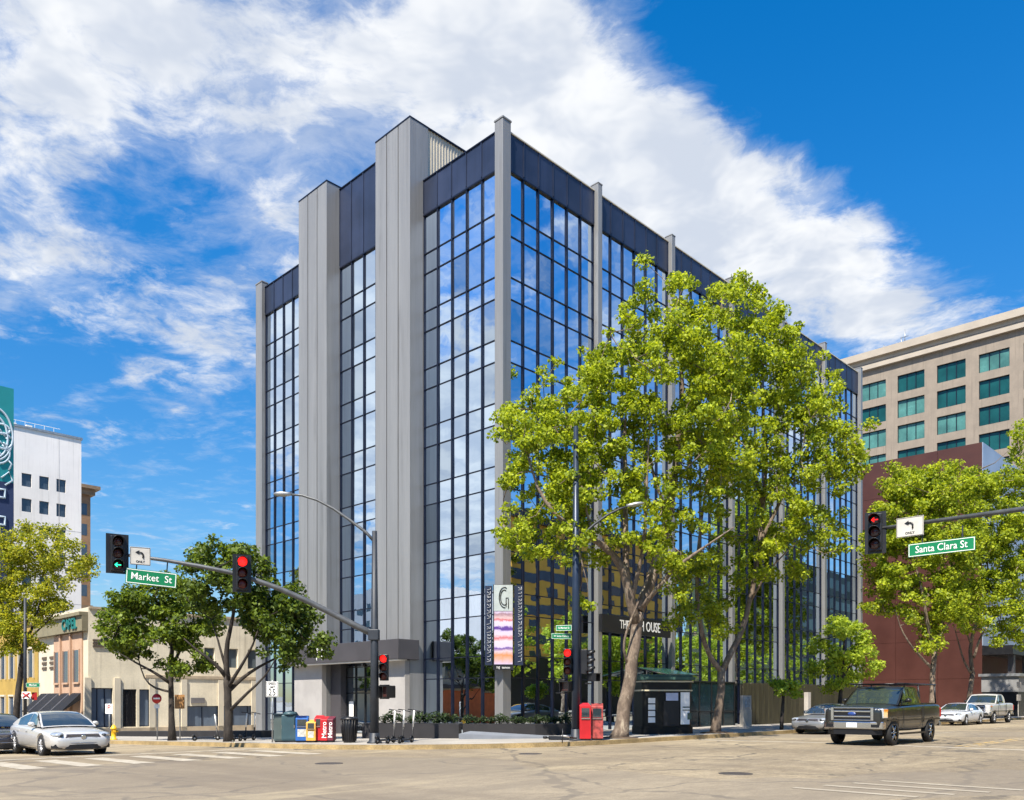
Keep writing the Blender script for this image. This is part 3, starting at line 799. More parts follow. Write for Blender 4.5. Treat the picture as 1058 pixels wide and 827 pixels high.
q = bu(197); g = MB(); g.box(q, -.09, zb(727, 62), q + 1.1, -.005, zb(721, 62)); g.build('name_plate', mat('grey_plate', (.16, .15, .15), .6), bb)
lv = MB()
for k in range(3): lv.box(.3, -.09, 6.5 + k * .22, 3.4, -.004, 6.62 + k * .22)
lv.build('louvre', mat('brown_louvre', (.09, .065, .045), .7), bb)
# its Market St face (facing -u): build in a rotated frame: local x' runs along -v
def lf(v): return -v
g = MB(); 
def box_l(m, v0, v1, z0, z1, o0, o1): m.box(-o1, v0, z0, -o0, v1, z1)
def vv(px): return on_u(px, -5.0) - 37.0
g.poly([(0, 0, -1), (0, 11, -1), (0, 11, H), (0, 0, H)])
g.build('wall', M_CREAM, bb)
a, b = vv(86), vv(57)
g = MB(); box_l(g, a, b, -.5, 7.6, .004, .10); g.build('stone_panel', M_PINK, bb)
for px0, px1 in ((58.5, 63), (67, 73), (78, 84)):
    v0, v1 = sorted((vv(px0), vv(px1)))
    g = MB(); g.poly([(-.11, v0, 4.0), (-.11, v1, 4.0), (-.11, v1, 6.35), (-.11, v0, 6.35)]); w = g.build('window', M_WINB, bb)
    g = MB(); box_l(g, v0 - .06, v0 - .002, 3.9, 6.4, .102, .2); box_l(g, v1 + .002, v1 + .06, 3.9, 6.4, .102, .2); box_l(g, v0, v1, 3.86, 3.99, .102, .24); g.build('frame', M_PINK, w)
for px in (65.0, 75.5):
    v0 = vv(px); g = MB(); box_l(g, v0 - .1, v0 + .1, .2, 7.6, .102, .26); g.build('mullion_fin', M_PINK, bb)
g = MB(); box_l(g, .0, 11.0, 7.65, 8.75, .004, .42); box_l(g, -.0, 11.2, 8.76, 9.0, .004, .6); sb = g.build('sign_band', mat('olive_band', (.20, .175, .11), .7, 0, .12), bb)
text('lettering', 'CAPEL', 1.12, frame((-.47, vv(78.5), 8.2), (0, -1, 0)), mat('teal_letter', (.005, .13, .125), .4), sb, .05, squeeze=.95, bold=.02)
g = MB(); v0, v1 = vv(85), vv(44)
g.prism([(-1.5, v0), (-.1, v0), (-.1, v1), (-1.5, v1)], [1.75, 2.7, 2.7, 1.75], [1.8, 3.2, 3.2, 1.8]); 
aw = g.build('awning', mat('black_awning', (.005, .005, .007), .6), bb)
g = MB()
for k in range(3):
    v = v0 + (v1 - v0) * (.25 + .27 * k); g.poly([(-1.51, v, 1.815), (-.12, v + .02, 3.19), (-.12, v + .30, 3.19), (-1.51, v + .28, 1.815)])
g.build('stripe', mat('grey_stripe', (.06, .06, .07), .6), aw)
g = MB(); box_l(g, vv(85), vv(42), -.6, 1.7, .105, .14); g.build('shop_front', M_WINB, bb)
for v in (vv(56), vv(48)):
    g = MB()
    for k in range(3): box_l(g, min(v, v) - .1, v + .9, 5.1 + k * .4, 5.3 + k * .4, .004, .08)
    g.build('louvre', mat('brown_louvre', (.09, .065, .045), .7), bb)
# --- ochre building next along Market St
yb = thing('corner_building', 'ochre two storey building behind the yellowing street tree at the left edge', 'building', W(-5, 48.2, -1.0), ANG)
g = MB(); g.box(0, 0, -1, 20, 30, 9.2); g.build('wall', mat('ochre_render', (.36, .24, .055), .8, 0, .12, .7), yb)
g = MB(); g.box(-.35, -.05, 9.21, 20, 30, 9.7); g.build('cornice', M_CREAM, yb)
for k in range(7):
    for z, h in ((4.6, 2.2), (.3, 2.6)):
        v = 1.0 + k * 2.6
        g = MB(); g.poly([(-.03, v, z), (-.03, v + 1.3, z), (-.03, v + 1.3, z + h), (-.03, v, z + h)]); w = g.build('window', M_WINB, yb)
        g = MB(); box_l(g, v - .12, v - .003, z - .1, z + h + .1, .003, .12); box_l(g, v + 1.303, v + 1.42, z - .1, z + h + .1, .003, .12); box_l(g, v - .12, v + 1.42, z + h + .1, z + h + .25, .003, .16); g.build('frame', M_CREAM, w)
# --- white tower on the left
def onv2(px, Yc): pass
Xc = (84 - CX) / F * 130; uc, vc = UV(Xc, 130)
wt = thing('white_tower', 'plain white office tower with small square dark windows on the left', 'tower', W(uc, vc, -1.0), ANG)
HT = EYE + (HZ - 455) / F * 130 + 1.0
def wu(px): return on_v(px, vc) - uc
def wz(py, px): return EYE + (HZ - py) / F * W(wu(px) + uc, vc).y + 1
g = MB(); holes = []
w0 = wu(32.6) - wu(22.4)
pit = (wu(68) - wu(32.6)) / 2
zr = [wz(503, 27.7), wz(529, 27.7)]
zh = wz(489.5, 27.7) - zr[0]
fl_ = zr[0] - zr[1]
for r_ in range(-1, 7):
    if r_ == -1: continue
    for c_ in range(-1, 3):
        x = wu(22.4) + c_ * pit; z = zr[0] - r_ * fl_
        holes.append((x, x + w0, z, z + zh))
wall_grid(g, -34, 0, -1, HT, 0, holes, .3); solid(g, -34, 0, -1, 0, 11, HT, ('-y',))
g.build('wall', mat('white_render', (.80, .765, .74), .75, 0, .07, .12, grime=.35), wt)
for h in holes: win(wt, *h, .25, M_WINB, M_MULL, 0)
g = MB()
for r_ in range(8): g.box(-33.9, -.012, 2.5 + r_ * fl_, .012, .0, 2.56 + r_ * fl_)
for q in (-3.2, -13.0, -22.0): g.box(q, -.012, 0, q + .06, -.001, HT - .3)
g.build('panel_joint', mat('joint_grey', (.42, .40, .39), .8), wt)
g = MB(); g.box(-34.1, -.15, HT + .003, .15, .3, HT + .35); g.build('parapet_cap', M_GALV, wt)
g = MB(); rr = random.Random(5)
g.box(-33.9, .1, HT + 1.0, -3, .14, HT + 1.06)
for k in range(24): g.box(-33.8 + k * 1.3, .1, HT, -33.75 + k * 1.3, .14, HT + 1.0)
for k in range(6): g.box(-18 + k * 2.1, .5, HT, -17.2 + k * 2.1, 1.1, HT + rr.uniform(.4, .8))
g.build('roof_rail', M_WHITE, wt)
# --- brown tower with cornice behind it
Xc = (93.5 - CX) / F * 150; u2, v2 = UV(Xc, 150)
bt = thing('brown_tower', 'slim brown building with wide cornice peeping out behind the white tower', 'tower', W(u2, v2, -1.0), ANG)
HB = EYE + (HZ - 503) / F * 150 + 1
g = MB(); g.box(-14, 0, -1, 0, 12, HB); g.build('wall', mat('brown_brick', (.26, .155, .085), .8, 0, .15, .5), bt)
g = MB(); g.box(-14.5, -1.2, HB - .6, 1.3, 12, HB); g.box(-14.2, -.6, HB - 1.6, .6, 12, HB - .602); g.build('cornice', mat('brown_cornice', (.22, .15, .09), .7), bt)
g = MB(); g.box(-14.2, -.25, HB - 22, .3, 12, HB - 21.2); g.build('string_course', mat('brown_cornice', (.22, .15, .09), .7), bt)
for r_ in range(6):
    g = MB(); g.poly([(-1.7, -.02, HB - 5.2 - r_ * 3.6), (-.6, -.02, HB - 5.2 - r_ * 3.6), (-.6, -.02, HB - 3.2 - r_ * 3.6), (-1.7, -.02, HB - 3.2 - r_ * 3.6)]); g.build('window', M_WINB, bt)
# --- teal building with a painted wall
Xc = (14.2 - CX) / F * 105; u3, v3 = UV(Xc, 105)
mbd = thing('mural_building', 'teal and navy painted tower wall cut by the left edge of the view', 'tower', W(u3, v3, -1.0), ANG)
HM = EYE + (HZ - 402) / F * 105 + 1
g = MB(); g.box(-22, 0, -1, 0, 14, HM); g.build('wall', mat('teal_paint', (.0, .20, .225), .7, 0, .06, .3), mbd)
g = MB(); g.box(-22, -.02, -1, -.003 + .0, -.004, HM - 11.8); g.build('dark_field', mat('navy_paint', (.008, .022, .075), .7, 0, .1, .3), mbd)
g = MB(); g.box(-22.1, -.25, HM + .002, -3.2, .4, HM + .9); g.build('roof_edge', M_GALV, mbd)
# plain line pattern (a generic stand-in for the painting)
g = MB()
def ms(px, py): 
    x = on_v(px, v3) - u3; return (x, -.05, EYE + (HZ - py) / F * 105 + 1)
arcs = [(-6, 452, 19, 27, -80, 75), (-7, 455, 15, 22, -75, 90), (2, 446, 8, 5, 0, 360), (3, 458, 9, 8, 20, 330), (-4, 470, 14, 12, -60, 80)]
for cx_, cy_, rx, ry, a0, a1 in arcs:
    g.tube([ms(cx_ + rx * math.cos(math.radians(a0 + (a1 - a0) * k / 20)), cy_ + ry * math.sin(math.radians(a0 + (a1 - a0) * k / 20))) for k in range(21)], .14, 5)
g.tube([ms(9, 487), ms(12, 480), ms(7, 476)], .12, 5); g.tube([ms(1, 496), ms(9, 489), ms(13, 497), ms(5, 503)], .12, 5)
for py in (512, 540):
    g.tube([ms(-3, py - 4), ms(5, py - 4.5), ms(5, py + 4), ms(-3, py + 4)], .16, 5)
for k in range(7):
    g.tube([ms(-2 + (k % 3) * 4, 446 + k * 4), ms(2 + (k % 3) * 3.5, 449 + k * 4)], .12, 5)
g.build('painted_line', mat('pale_line_paint', (.38, .48, .56), .7), mbd)
# --- maroon building on the right; local x = u, y = v, corner at u=62
v4 = on_u(1015, 62.0)
mr = thing('maroon_building', 'plain maroon panelled building with a pale blue side wall at the right', 'building', W(62, v4, 0), ANG)
HR = EYE + (HZ - 457) / F * W(62, v4).y
g = MB(); rr = random.Random(2)
nz, nv = 7, 6
for i in range(nv):
    for j in range(nz):
        y0 = i * 4.0; z0 = j * HR / nz
        g.box(-.06, y0 + .012, z0 + .012, 0, y0 + 3.988, z0 + HR / nz - .012)
g.build('facade_panel', mat('maroon_panel', (.062, .018, .012), .5, .1, .12, .4), mr)
g = MB(); g.box(.004, .3, 0, 30, 24, HR - .05); g.build('wall', mat('maroon_wall', (.05, .016, .014), .6), mr)
g = MB()
for i in range(8):
    for j in range(4): g.box(i * 3.7 + .015 - .05, -.06, 6.9 + j * (HR - 6.9) / 4 + .012, i * 3.7 + 3.685 - .05, .28, 6.9 + (j + 1) * (HR - 6.9) / 4 - .012)
g.build('side_panel', mat('pale_blue_metal', (.30, .36, .46), .4, .3, .1, .5), mr)
g = MB(); g.box(0, -.04, .0, 29.5, .28, 3.4); g.box(-.05, -2.6, 6.0, 29.5, .28, 6.85); g.build('dark_arcade', M_BLACK, mr)
for k in range(6):
    g = MB(); g.box(1.0 + k * 5.2, -2.4, 0, 1.6 + k * 5.2, -1.9, 5.99); g.build('column', M_FASCIA, mr)
kb = thing('white_booth', 'pale square booth under the dark arcade at the right edge', 'booth', GP(1057, 76, 0.15), ANG)
g = MB(); g.box(-1.5, 0, 2.2, 3, 3, 3.6); g.build('wall', mat('booth_grey', (.22, .22, .22), .6), kb); g = MB(); g.box(-1.7, -.2, 3.602, 3.2, 3.2, 3.85); g.build('roof', M_GALV, kb)
g = MB(); g.box(-1.45, .05, 0, 2.95, 2.95, 2.198); g.build('base', M_BLACK, kb)
for z in (1.4, 2.5):
    g = MB(); g.box(-3.2, -.3, z, -1.9, -.26, z + .55); 
    g.box(-2.6, -.25, 0, -2.5, -.2, z + .3) if z < 2 else None
    g.build('notice_board', M_CONC, kb)
# --- hotel tower far right
UH = 99.4
v5 = -6.0
ht = thing('hotel_tower', 'tall beige hotel tower with teal window bands and stepped cornice far right', 'hotel', W(UH, v5, 0), ANG)
HH = EYE + (HZ - 343) / F * W(UH, on_u(976, UH)).y
zt_ = EYE + (HZ - 374.5) / F * W(UH, on_u(982, UH)).y
M_HOT = mat('hotel_precast', (.245, .205, .165), .8, 0, .10, .7, .1, 10, var2=.08, grime=.5)
vc4 = on_u(1027, UH) - v5; vpit = (on_u(902, UH) - on_u(1027, UH)) / 3
fp = 3.62; g = MB(); holes = []
for c_ in range(-1, 8):
    for r_ in range(12):
        y = vc4 + c_ * vpit; z = zt_ - r_ * fp
        holes.append((-(y + 1.85), -(y - 1.85), z - 2.5, z))
# facade in frame x' = -v: make with wall_grid then swap axes
wall_grid(g, -46, 0, 0, HH, 0, holes, .35)
g.v = [(q[1], -q[0], q[2]) for q in g.v]
solid(g, .0, 0, 0, 26, 46, HH, ('-x',))
g.build('wall', M_HOT, ht)
for (x0, x1, z0, z1) in holes:
    if z1 < 22: continue
    g = MB(); n_ = 3
    for k in range(n_):
        a = -x1 + (x1 - x0) * k / n_; b = -x1 + (x1 - x0) * (k + 1) / n_; o = rnd.gauss(0, .01)
        g.poly([(.3 + o, a, z0), (.3 - o, b, z0), (.3 - o, b, z1), (.3 + o, a, z1)])
    w = g.build('window', M_TEAL if rnd.random() < .6 else mat('curtained_teal_glass', (.06, .17, .155), .25, 0, .3, .4), ht)
    f = MB()
    for k in range(n_ + 1):
        a = -x1 + (x1 - x0) * k / n_; f.box(.2, max(a - .05, -x1), z0, .285, min(a + .05, -x0), z1)
    f.box(.2, -x1, z1 - .08, .283, -x0, z1); f.box(.2, -x1, z0, .283, -x0, z0 + .08); f.build('frame', M_MULL, w)
g = MB(); zc_ = EYE + (HZ - 358) / F * W(UH, on_u(976, UH)).y
g.box(-.8, -.8, HH - 1.0, 26, 46.5, HH); g.box(-.55, -.5, zc_ - .5, -.003, 46.2, zc_); g.box(-.28, -.3, zc_ + .002, -.004, 46.1, zc_ + .35)
g.box(-.25, -.2, HH - 1.6, -.004, 46.1, HH - 1.002); g.build('cornice', mat('pale_cornice', (.36, .315, .26), .75, 0, .08, .5), ht)
g = MB(); pa = on_u(931, UH) - v5
for dy, h in ((0, 2.6), (.5, 1.6), (3.0, 1.2), (-6, .9)): g.tube([(1.5, pa + dy, HH), (1.5, pa + dy, HH + h)], .06, 6)
g.box(1.4, pa - .5, HH + 1.5, 1.5, pa + .6, HH + 1.56); g.build('antenna', M_GALV, ht)
# --- buildings across the two streets, mirrored in the glass
ob = thing('amber_building', 'amber brick office block with dark window bands, mirrored in the right glass facade', 'office building', W(38, -37, .17), ANG)
g = MB(); g.box(0, -16, 0, 34, 0, 21.5); g.build('wall', mat('amber_brick', (.95, .47, .06), .7, 0, .12, .5), ob)
for r_ in range(5):
    g = MB(); z = 4.2 + r_ * 3.5
    g.box(-.05, .004, z, 34.05, .05, z + 1.1)
    for k in range(11): g.box(k * 2.9 + .9, .004, z + 1.7, k * 2.9 + 1.8, .03, z + 2.9)
    g.build('window_band', M_WINB, ob)
g = MB(); g.box(-.1, .052, 0, 34.1, .3, 6.2); g.build('arcade', M_BLACK, ob)
g = MB(); g.box(-.4, -16, 21.503, 34.4, .5, 22.3); g.build('cornice', M_FASCIA, ob)
wb = thing('market_block', 'low cream shop block with orange front, mirrored in the left glass facade', 'shop', W(-36, 18, -.6), ANG)
g = MB(); g.box(-18, 0, -1, 0, 44, 7.2); g.build('wall', M_CREAM, wb)
g = MB(); g.box(.004, 16, 0, .12, 30, 3.3); g.build('shop_front', mat('orange_front', (.75, .16, .04), .5), wb)
for k in range(11):
    g = MB(); g.poly([(.03, 2 + k * 3.8, 4.4), (.03, 3.6 + k * 3.8, 4.4), (.03, 3.6 + k * 3.8, 6.2), (.03, 2 + k * 3.8, 6.2)]); g.build('window', M_WINB, wb)
g = MB(); g.box(.02, 1, 3.5, .5, 43, 3.9); g.build('canopy', M_FASCIA, wb)
do = thing('dark_reflection_slab', 'dark olive slab added out of view along the right street to darken the glass reflection', 'office building', W(96, -36, .17), ANG)  # added block, unseen directly; darkens the low reflections in the right facade
g = MB(); g.box(0, -16, 0, 95, 0, 24); g.build('wall', mat('dark_olive', (.035, .05, .022), .5, 0, .3, .3), do)
for r_ in range(6):
    g = MB(); g.box(.5, .004, 3.0 + r_ * 3.6, 94.5, .05, 4.8 + r_ * 3.6); g.build('window_band', mat('pale_band', (.10, .16, .13), .3), do)
w2 = thing('pale_tower', 'pale tower block beyond the shops, mirrored in the left glass facade', 'tower', W(-70, 92, -1), ANG)
g = MB(); g.box(-22, 0, -1, 0, 24, 24); g.build('wall', mat('white_render', (.55, .52, .5)), w2)
for r_ in range(5):
    g = MB()
    for k in range(7): g.poly([(.03, 1.5 + k * 3.2, 5 + r_ * 3.6), (.03, 3.1 + k * 3.2, 5 + r_ * 3.6), (.03, 3.1 + k * 3.2, 6.8 + r_ * 3.6), (.03, 1.5 + k * 3.2, 6.8 + r_ * 3.6)])
    g.build('window_row', M_WINB, w2)
sb2 = thing('street_block', 'plain beige street block across Market St, mirrored in the glass', 'building', W(-37, -38, .17), ANG)
g = MB(); g.box(-20, -30, 0, 0, 0, 12); g.build('wall', M_BEIGE, sb2)
g = MB(); g.box(-20.2, -30.2, 12.003, .3, .3, 12.5); g.build('cornice', M_CREAM, sb2)
# ------------------------------------------------------------------ trees
def bark(name, a, b, pale=None):
    m, nt, bs_ = new_mat(name)
    tc = nt.n('ShaderNodeTexCoord').outputs['Object']
    mp = nt.n('ShaderNodeMapping', {'Vector': tc, 'Scale': (1, 1, .45)}).outputs[0]
    n1, n2 = nt.noise(mp, 4.5, 5, .6, .5), nt.noise(mp, 22, 4, .65)
    col = nt.mix(nt.smooth(n1, .38, .62), c4(a), c4(b))
    if pale: col = nt.mix(nt.smooth(nt.noise(mp, 3.3, 4, .6, .6), .56, .66), col, c4(pale))
    col = nt.mix(nt.smooth(n2, .35, .65), nt.mix(1.0, col, (.7, .7, .7, 1), 'MULTIPLY'), col)
    nt.put(bs_.inputs['Base Color'], col); bs_.inputs['Roughness'].default_value = .9
    nt.put(bs_.inputs['Normal'], nt.n('ShaderNodeBump', {'Height': n2, 'Strength': .6, 'Distance': .03}).outputs[0])
    return m
B_PLANE = bark('plane_bark', (.13, .095, .07), (.23, .175, .13), (.36, .30, .225))
B_DARK = bark('dark_bark', (.022, .017, .014), (.05, .04, .032))

def tree(name, label, cat, base, limbs, blobs, leaf, lm, bm_, per, sub, depth, seed, group=None, twig=.5, tw_r=.018, gap=1.0, depth_shift=0.0):
    """base: foot of the trunk; limbs: [(points (px,py,dY), r0, r1)]; blobs: crown lobes (px,py,rx,ry[,dY]) at the tree's own distance"""
    r = np.random.default_rng(seed); Yt = base.y; S = Yt / F
    root = thing(name, label, cat, base, 0, group)
    def P(px, py, dy=0.0): return PX(px, py, Yt + dy) - base
    tm = MB(); nodes = []
    for pts, r0, r1 in limbs:
        q = [P(*p) for p in pts]; fine = []
        for a, b in zip(q, q[1:]):
            n = max(2, int((b - a).length / .5))
            for k in range(n): fine.append(a.lerp(b, k / n))
        fine.append(q[-1])
        for _ in range(2):
            fine = [fine[0]] + [(fine[k-1] + fine[k] * 2 + fine[k+1]) / 4 for k in range(1, len(fine) - 1)] + [fine[-1]]
        n = len(fine); rads = [r0 + (r1 - r0) * k / (n - 1) for k in range(n)]
        fine = [p + Vector(r.normal(0, .10 * rads[k], 3)) for k, p in enumerate(fine)]
        if r0 > .12 and abs(fine[0].z) < .3:
            rads[0] *= 1.55
            if n > 1: rads[1] *= 1.12
            fine[0].z = -.12
        tm.tube(fine, rads, 12); nodes += fine[n // 3:]
    cen = []
    for bl in blobs:
        px, py, rx, ry = bl[:4]; dd = bl[4] if len(bl) > 4 else 0.0
        n = max(1, int(gap * 1.55 * rx * ry * S * S / (sub * sub)))
        for _ in range(n):
            a, q = r.uniform(0, 2 * math.pi), math.sqrt(r.uniform(0, 1))
            dy = dd + depth_shift + r.uniform(-1, 1) * depth * math.sqrt(max(0, 1 - q * q * .8))
            cen.append(P(px + rx * q * math.cos(a), py + ry * q * math.sin(a), dy))
    lc, lo = [], []
    nodes_a = np.array([tuple(n_) for n_ in nodes])
    for c in cen:
        rr_ = sub * r.uniform(.65, 1.25); n = int(per * (rr_ / sub) ** 2 * r.uniform(.7, 1.2))
        d_ = r.normal(0, 1, (n, 3)); d_ /= np.linalg.norm(d_, axis=1)[:, None]
        rad = rr_ * r.random((n, 1)) ** .5
        o = d_ * rad * np.array([1.1, 1.1, .8]); lc.append(o + np.array(tuple(c))); lo.append(d_)
        if r.random() < twig:
            k = int(np.argmin(((nodes_a - np.array(tuple(c))) ** 2).sum(1) + r.random(len(nodes_a)) * .6)); a = Vector(nodes_a[k])
            if (c - a).length < 4.2:
                mid = a.lerp(c, .5) + Vector((r.normal(0, .12), r.normal(0, .12), -.10 * (c - a).length + r.normal(0, .1)))
                tm.tube([a, mid, c], [tw_r * (1 + .5 * (c - a).length), tw_r, tw_r * .4], 5, False)
                nodes_a = np.vstack([nodes_a, np.array([tuple(mid), tuple(c)])])
    tm.build('trunk', bm_, root)
    me = leaves('crown', np.vstack(lc), np.vstack(lo), leaf, lm, r)
    o = bpy.data.objects.new('crown', me); COL.objects.link(o); o.parent = root
    return root
def foot(px, v, h=.15):
    u = on_v(px, v); return W(u, v, gz(v) + h)
def footu(px, u, h=.15):
    v = on_u(px, u); return W(u, v, gz(v) + h)

# the two big plane trees in front of the right facade
T4 = foot(640, -7.75)
tree('plane_tree', 'largest plane tree, leaning trunk beside the red newspaper box, crown over the right facade', 'tree', T4,
 [([(640,767,0),(643,745,0),(648,715,0),(653,680,0),(657,655,0),(660,632,0)], .27, .20),
  ([(658,645,0),(652,620,-.3),(647,600,-.5),(640,578,-.6),(622,562,-.9),(605,553,-1.2),(588,545,-1.4),(560,520,-1.6),(545,470,-1.5)], .20, .03),
  ([(648,602,-.4),(646,570,-.2),(647,520,.2),(645,450,.4),(650,380,.5)], .13, .02),
  ([(660,632,0),(672,600,.4),(683,565,.7),(694,520,.9),(700,460,1.0),(706,400,1.1),(700,330,1.0)], .21, .03),
  ([(662,630,0),(682,603,-.5),(705,580,-.9),(727,566,-1.2),(758,545,-1.4)], .11, .02),
  ([(652,625,-.3),(660,590,-.5),(666,560,-.7),(668,500,-.8),(672,420,-.7)], .09, .02),
  ([(690,535,.8),(672,480,1.0),(660,420,1.2)], .08, .02),
  ([(612,556,-1.0),(600,500,-1.0),(590,440,-.9)], .06, .015),
  ([(650,690,0),(643,672,-.35),(646,655,-.5),(654,636,-.5),(660,620,-.6)], .05, .035)],
 [(560,435,38,28),(535,450,30,36),(575,470,50,42),(530,500,16,18),(600,410,50,45),(632,385,40,44),(702,345,36,30),(705,295,22,14),(700,310,10,22),(690,400,75,60),
  (620,480,62,55),(690,480,65,55),(560,540,45,34),(535,555,22,16),(600,560,36,26),(650,540,45,28),(700,560,38,28),(652,328,15,22),(668,300,14,12),(745,300,20,14),(735,360,40,45),(740,450,40,60),(520,422,12,12),(610,620,18,10),(700,610,14,14),(590,500,30,30),(665,270,0.1,.1)],
 .132, L_PLANE, B_PLANE, 112, .35, 2.5, 41, 'plane trees along the right pavement', .8, .016, 1.14)
T5 = foot(741, -7.75)
tree('plane_tree', 'forked plane tree, second from the corner, trunk split in a wide V beyond the kiosk', 'tree', T5,
 [([(739,759,0),(742,735,0),(745,712,0),(746,692,0)], .185, .155),
  ([(746,694,0),(736,684,0),(728,668,-.3),(722,640,-.5),(719,600,-.6),(724,540,-.5),(735,470,-.3)], .125, .03),
  ([(746,694,0),(757,672,.3),(768,650,.5),(774,625,.6),(780,595,.8),(786,550,1.0),(792,480,1.1),(788,410,1.1),(775,340,1.0)], .135, .03),
  ([(784,565,.9),(805,520,.6),(830,470,.4),(850,430,.3)], .10, .02),
  ([(788,520,1.0),(770,460,.4),(752,400,.2)], .09, .02),
  ([(776,620,.6),(800,580,-.2),(825,560,-.5)], .06, .015)],
 [(760,310,34,24),(786,350,32,26),(812,335,12,14),(812,330,18,16),(770,300,18,14),(765,370,60,50),(830,375,22,20),(815,400,55,45),(845,420,32,28),(770,450,70,60),(840,470,42,46),(868,460,24,30),(875,490,16,20),
  (770,530,60,50),(830,530,42,34),(730,600,34,34),(745,640,22,18),(800,580,30,26),(715,625,16,18),(860,560,18,12),(895,440,5,5),(700,640,10,8)],
 .142, L_PLANE, B_PLANE, 110, .39, 2.5, 52, 'plane trees along the right pavement', .75, .017, 1.14)
tree('small_tree', 'little round lime green tree on a thin trunk in front of the slatted screen', 'tree', foot(808, -7.95),
 [([(807.5,757,0),(808,735,0),(809,715,0),(811,702,0)], .10, .05), ([(809,718,0),(803,706,.1)], .04, .015), ([(809,718,0),(820,708,-.1)], .04, .015)],
 [(811,712,14,10),(803,714,8,8),(820,714,8,8),(811,702,8,6)], .15, L_LIME, B_DARK, 80, .32, .5, 61, None, .6, .014, 1.6)
tree('young_tree', 'bushy light green tree standing behind the dark pickup truck hood', 'tree', foot(868, -7.8),
 [([(866,748,0),(868,722,0),(870,695,0),(872,665,0),(874,640,0)], .13, .03), ([(869,705,0),(855,680,-.4),(847,662,-.5)], .06, .015), ([(870,700,0),(886,678,.4),(896,660,.4)], .06, .015)],
 [(873,668,30,26),(862,690,26,22),(885,692,22,18),(872,642,16,12),(850,680,14,14),(895,668,14,14),(866,712,14,8)], .17, L_LIME, B_DARK, 105, .46, 1.5, 62, None, .6, .018, 1.3)
tree('plane_tree', 'plane tree right of the hanging left arrow signal, trunk rising behind the pickup bed', 'tree', foot(962, -7.3),
 [([(963,738,0),(963,715,0),(964,690,0),(966,672,0)], .20, .16), ([(966,675,0),(960,655,0),(957,635,-.4),(950,600,-.6),(940,560,-.6)], .15, .03), ([(966,675,0),(971,655,.3),(978,620,.5),(985,580,.6),(980,530,.5)], .14, .03), ([(962,690,0),(945,672,-.5),(932,655,-.8),(925,630,-.9)], .10, .02)],
 [(935,535,30,30),(960,510,34,28),(985,500,28,22),(915,560,20,26),(950,580,45,40),(985,560,34,44),(925,610,26,26),(905,590,14,20),(960,630,32,22),(900,625,10,12),(975,620,28,22),(945,490,16,10),(990,640,14,14),(930,500,22,20),(905,560,14,22),(960,660,24,14),(945,520,26,24)],
 .19, L_PLANE, B_PLANE, 100, .52, 2.6, 63, 'plane trees along the right pavement', .5, .024, 1.75)
tree('plane_tree', 'plane tree with several bare pale limbs before the maroon wall, above the silver pickup', 'tree', foot(1001, -7.2),
 [([(1000,733,0),(1003,712,0),(1005,695,0)], .19, .16), ([(1005,697,0),(1002,672,0),(1006,650,0),(1014,630,.2),(1022,600,.4),(1018,560,.3)], .15, .03), ([(1004,697,0),(996,685,-.3),(992,670,-.4),(985,645,-.5)], .10, .02), ([(1006,680,0),(1012,660,.3),(1025,640,.6),(1045,622,.9),(1055,605,1.0)], .10, .02), ([(1003,665,0),(995,645,-.3),(988,635,-.4)], .07, .015)],
 [(1005,505,24,16),(1020,535,34,32),(1045,560,26,40),(1015,590,36,34),(1050,610,22,30),(1000,620,18,14),(1035,640,20,18),(1054,470,12,34),(1060,520,16,40),(1020,500,16,12),(1034,660,10,8),(1060,650,14,22),(1000,560,26,26),(1030,500,18,22),(1010,640,22,14)],
 .20, L_PLANE, B_PLANE, 100, .55, 2.8, 64, 'plane trees along the right pavement', .5, .026, 1.75)
# left side trees
tree('street_tree', 'dark green tree in front of the beige shop, right of the silver car', 'tree', footu(178, -11.2),
 [([(178,766,0),(177,740,0),(177,712,0),(176,690,0),(178,665,0)], .135, .09), ([(176,706,0),(160,695,-.3),(142,686,-.5),(125,676,-.6)], .08, .02), ([(176,715,0),(160,712,.3),(148,703,.4),(143,680,.5)], .055, .02), ([(177,690,0),(190,665,.3),(200,640,.5)], .08, .02), ([(178,668,0),(170,640,-.3),(160,615,-.4)], .07, .02)],
 [(150,640,40,28),(120,650,20,20),(190,640,32,34),(165,615,36,20),(140,668,28,16),(195,675,24,22),(130,622,22,16),(215,640,12,24),(180,690,18,8),(172,605,20,10),(110,665,8,7)],
 .15, L_MID, B_DARK, 108, .38, 1.7, 71, 'dark street trees on the left pavement', .5, .018, 1.75)
T3 = tree('street_tree', 'dark green spreading tree behind the signal mast arm, left of the speed limit sign', 'tree', footu(236, -11.2),
 [([(237,767,0),(236,740,0),(235,715,0),(235,698,0)], .155, .13), ([(235,703,0),(232,675,0),(238,650,-.2),(245,620,-.3),(240,580,-.2)], .12, .02), ([(234,700,0),(222,684,-.3),(205,674,-.5),(190,660,-.6)], .09, .02), ([(236,715,0),(250,700,.3),(266,690,.5),(285,680,.7),(305,672,.9)], .09, .02), ([(236,710,0),(248,690,-.3),(262,668,-.5),(270,640,-.5)], .08, .02), ([(237,735,0),(256,715,-.4),(275,700,-.7),(285,680,-.8)], .075, .015), ([(233,690,0),(225,660,.2),(218,640,.3)], .06, .015)],
 [(225,570,22,16),(215,590,26,20),(250,575,22,22),(200,575,10,12),(225,610,34,20),(280,615,30,28),(290,640,36,26),(262,625,22,20),(300,650,32,26),(320,665,20,12),(290,680,24,10),(255,595,28,22),(300,625,18,20),(335,672,7,7),(205,615,20,14)],
 .15, L_GREEN, B_DARK, 105, .38, 1.8, 72, 'dark street trees on the left pavement', .5, .018, 1.75)
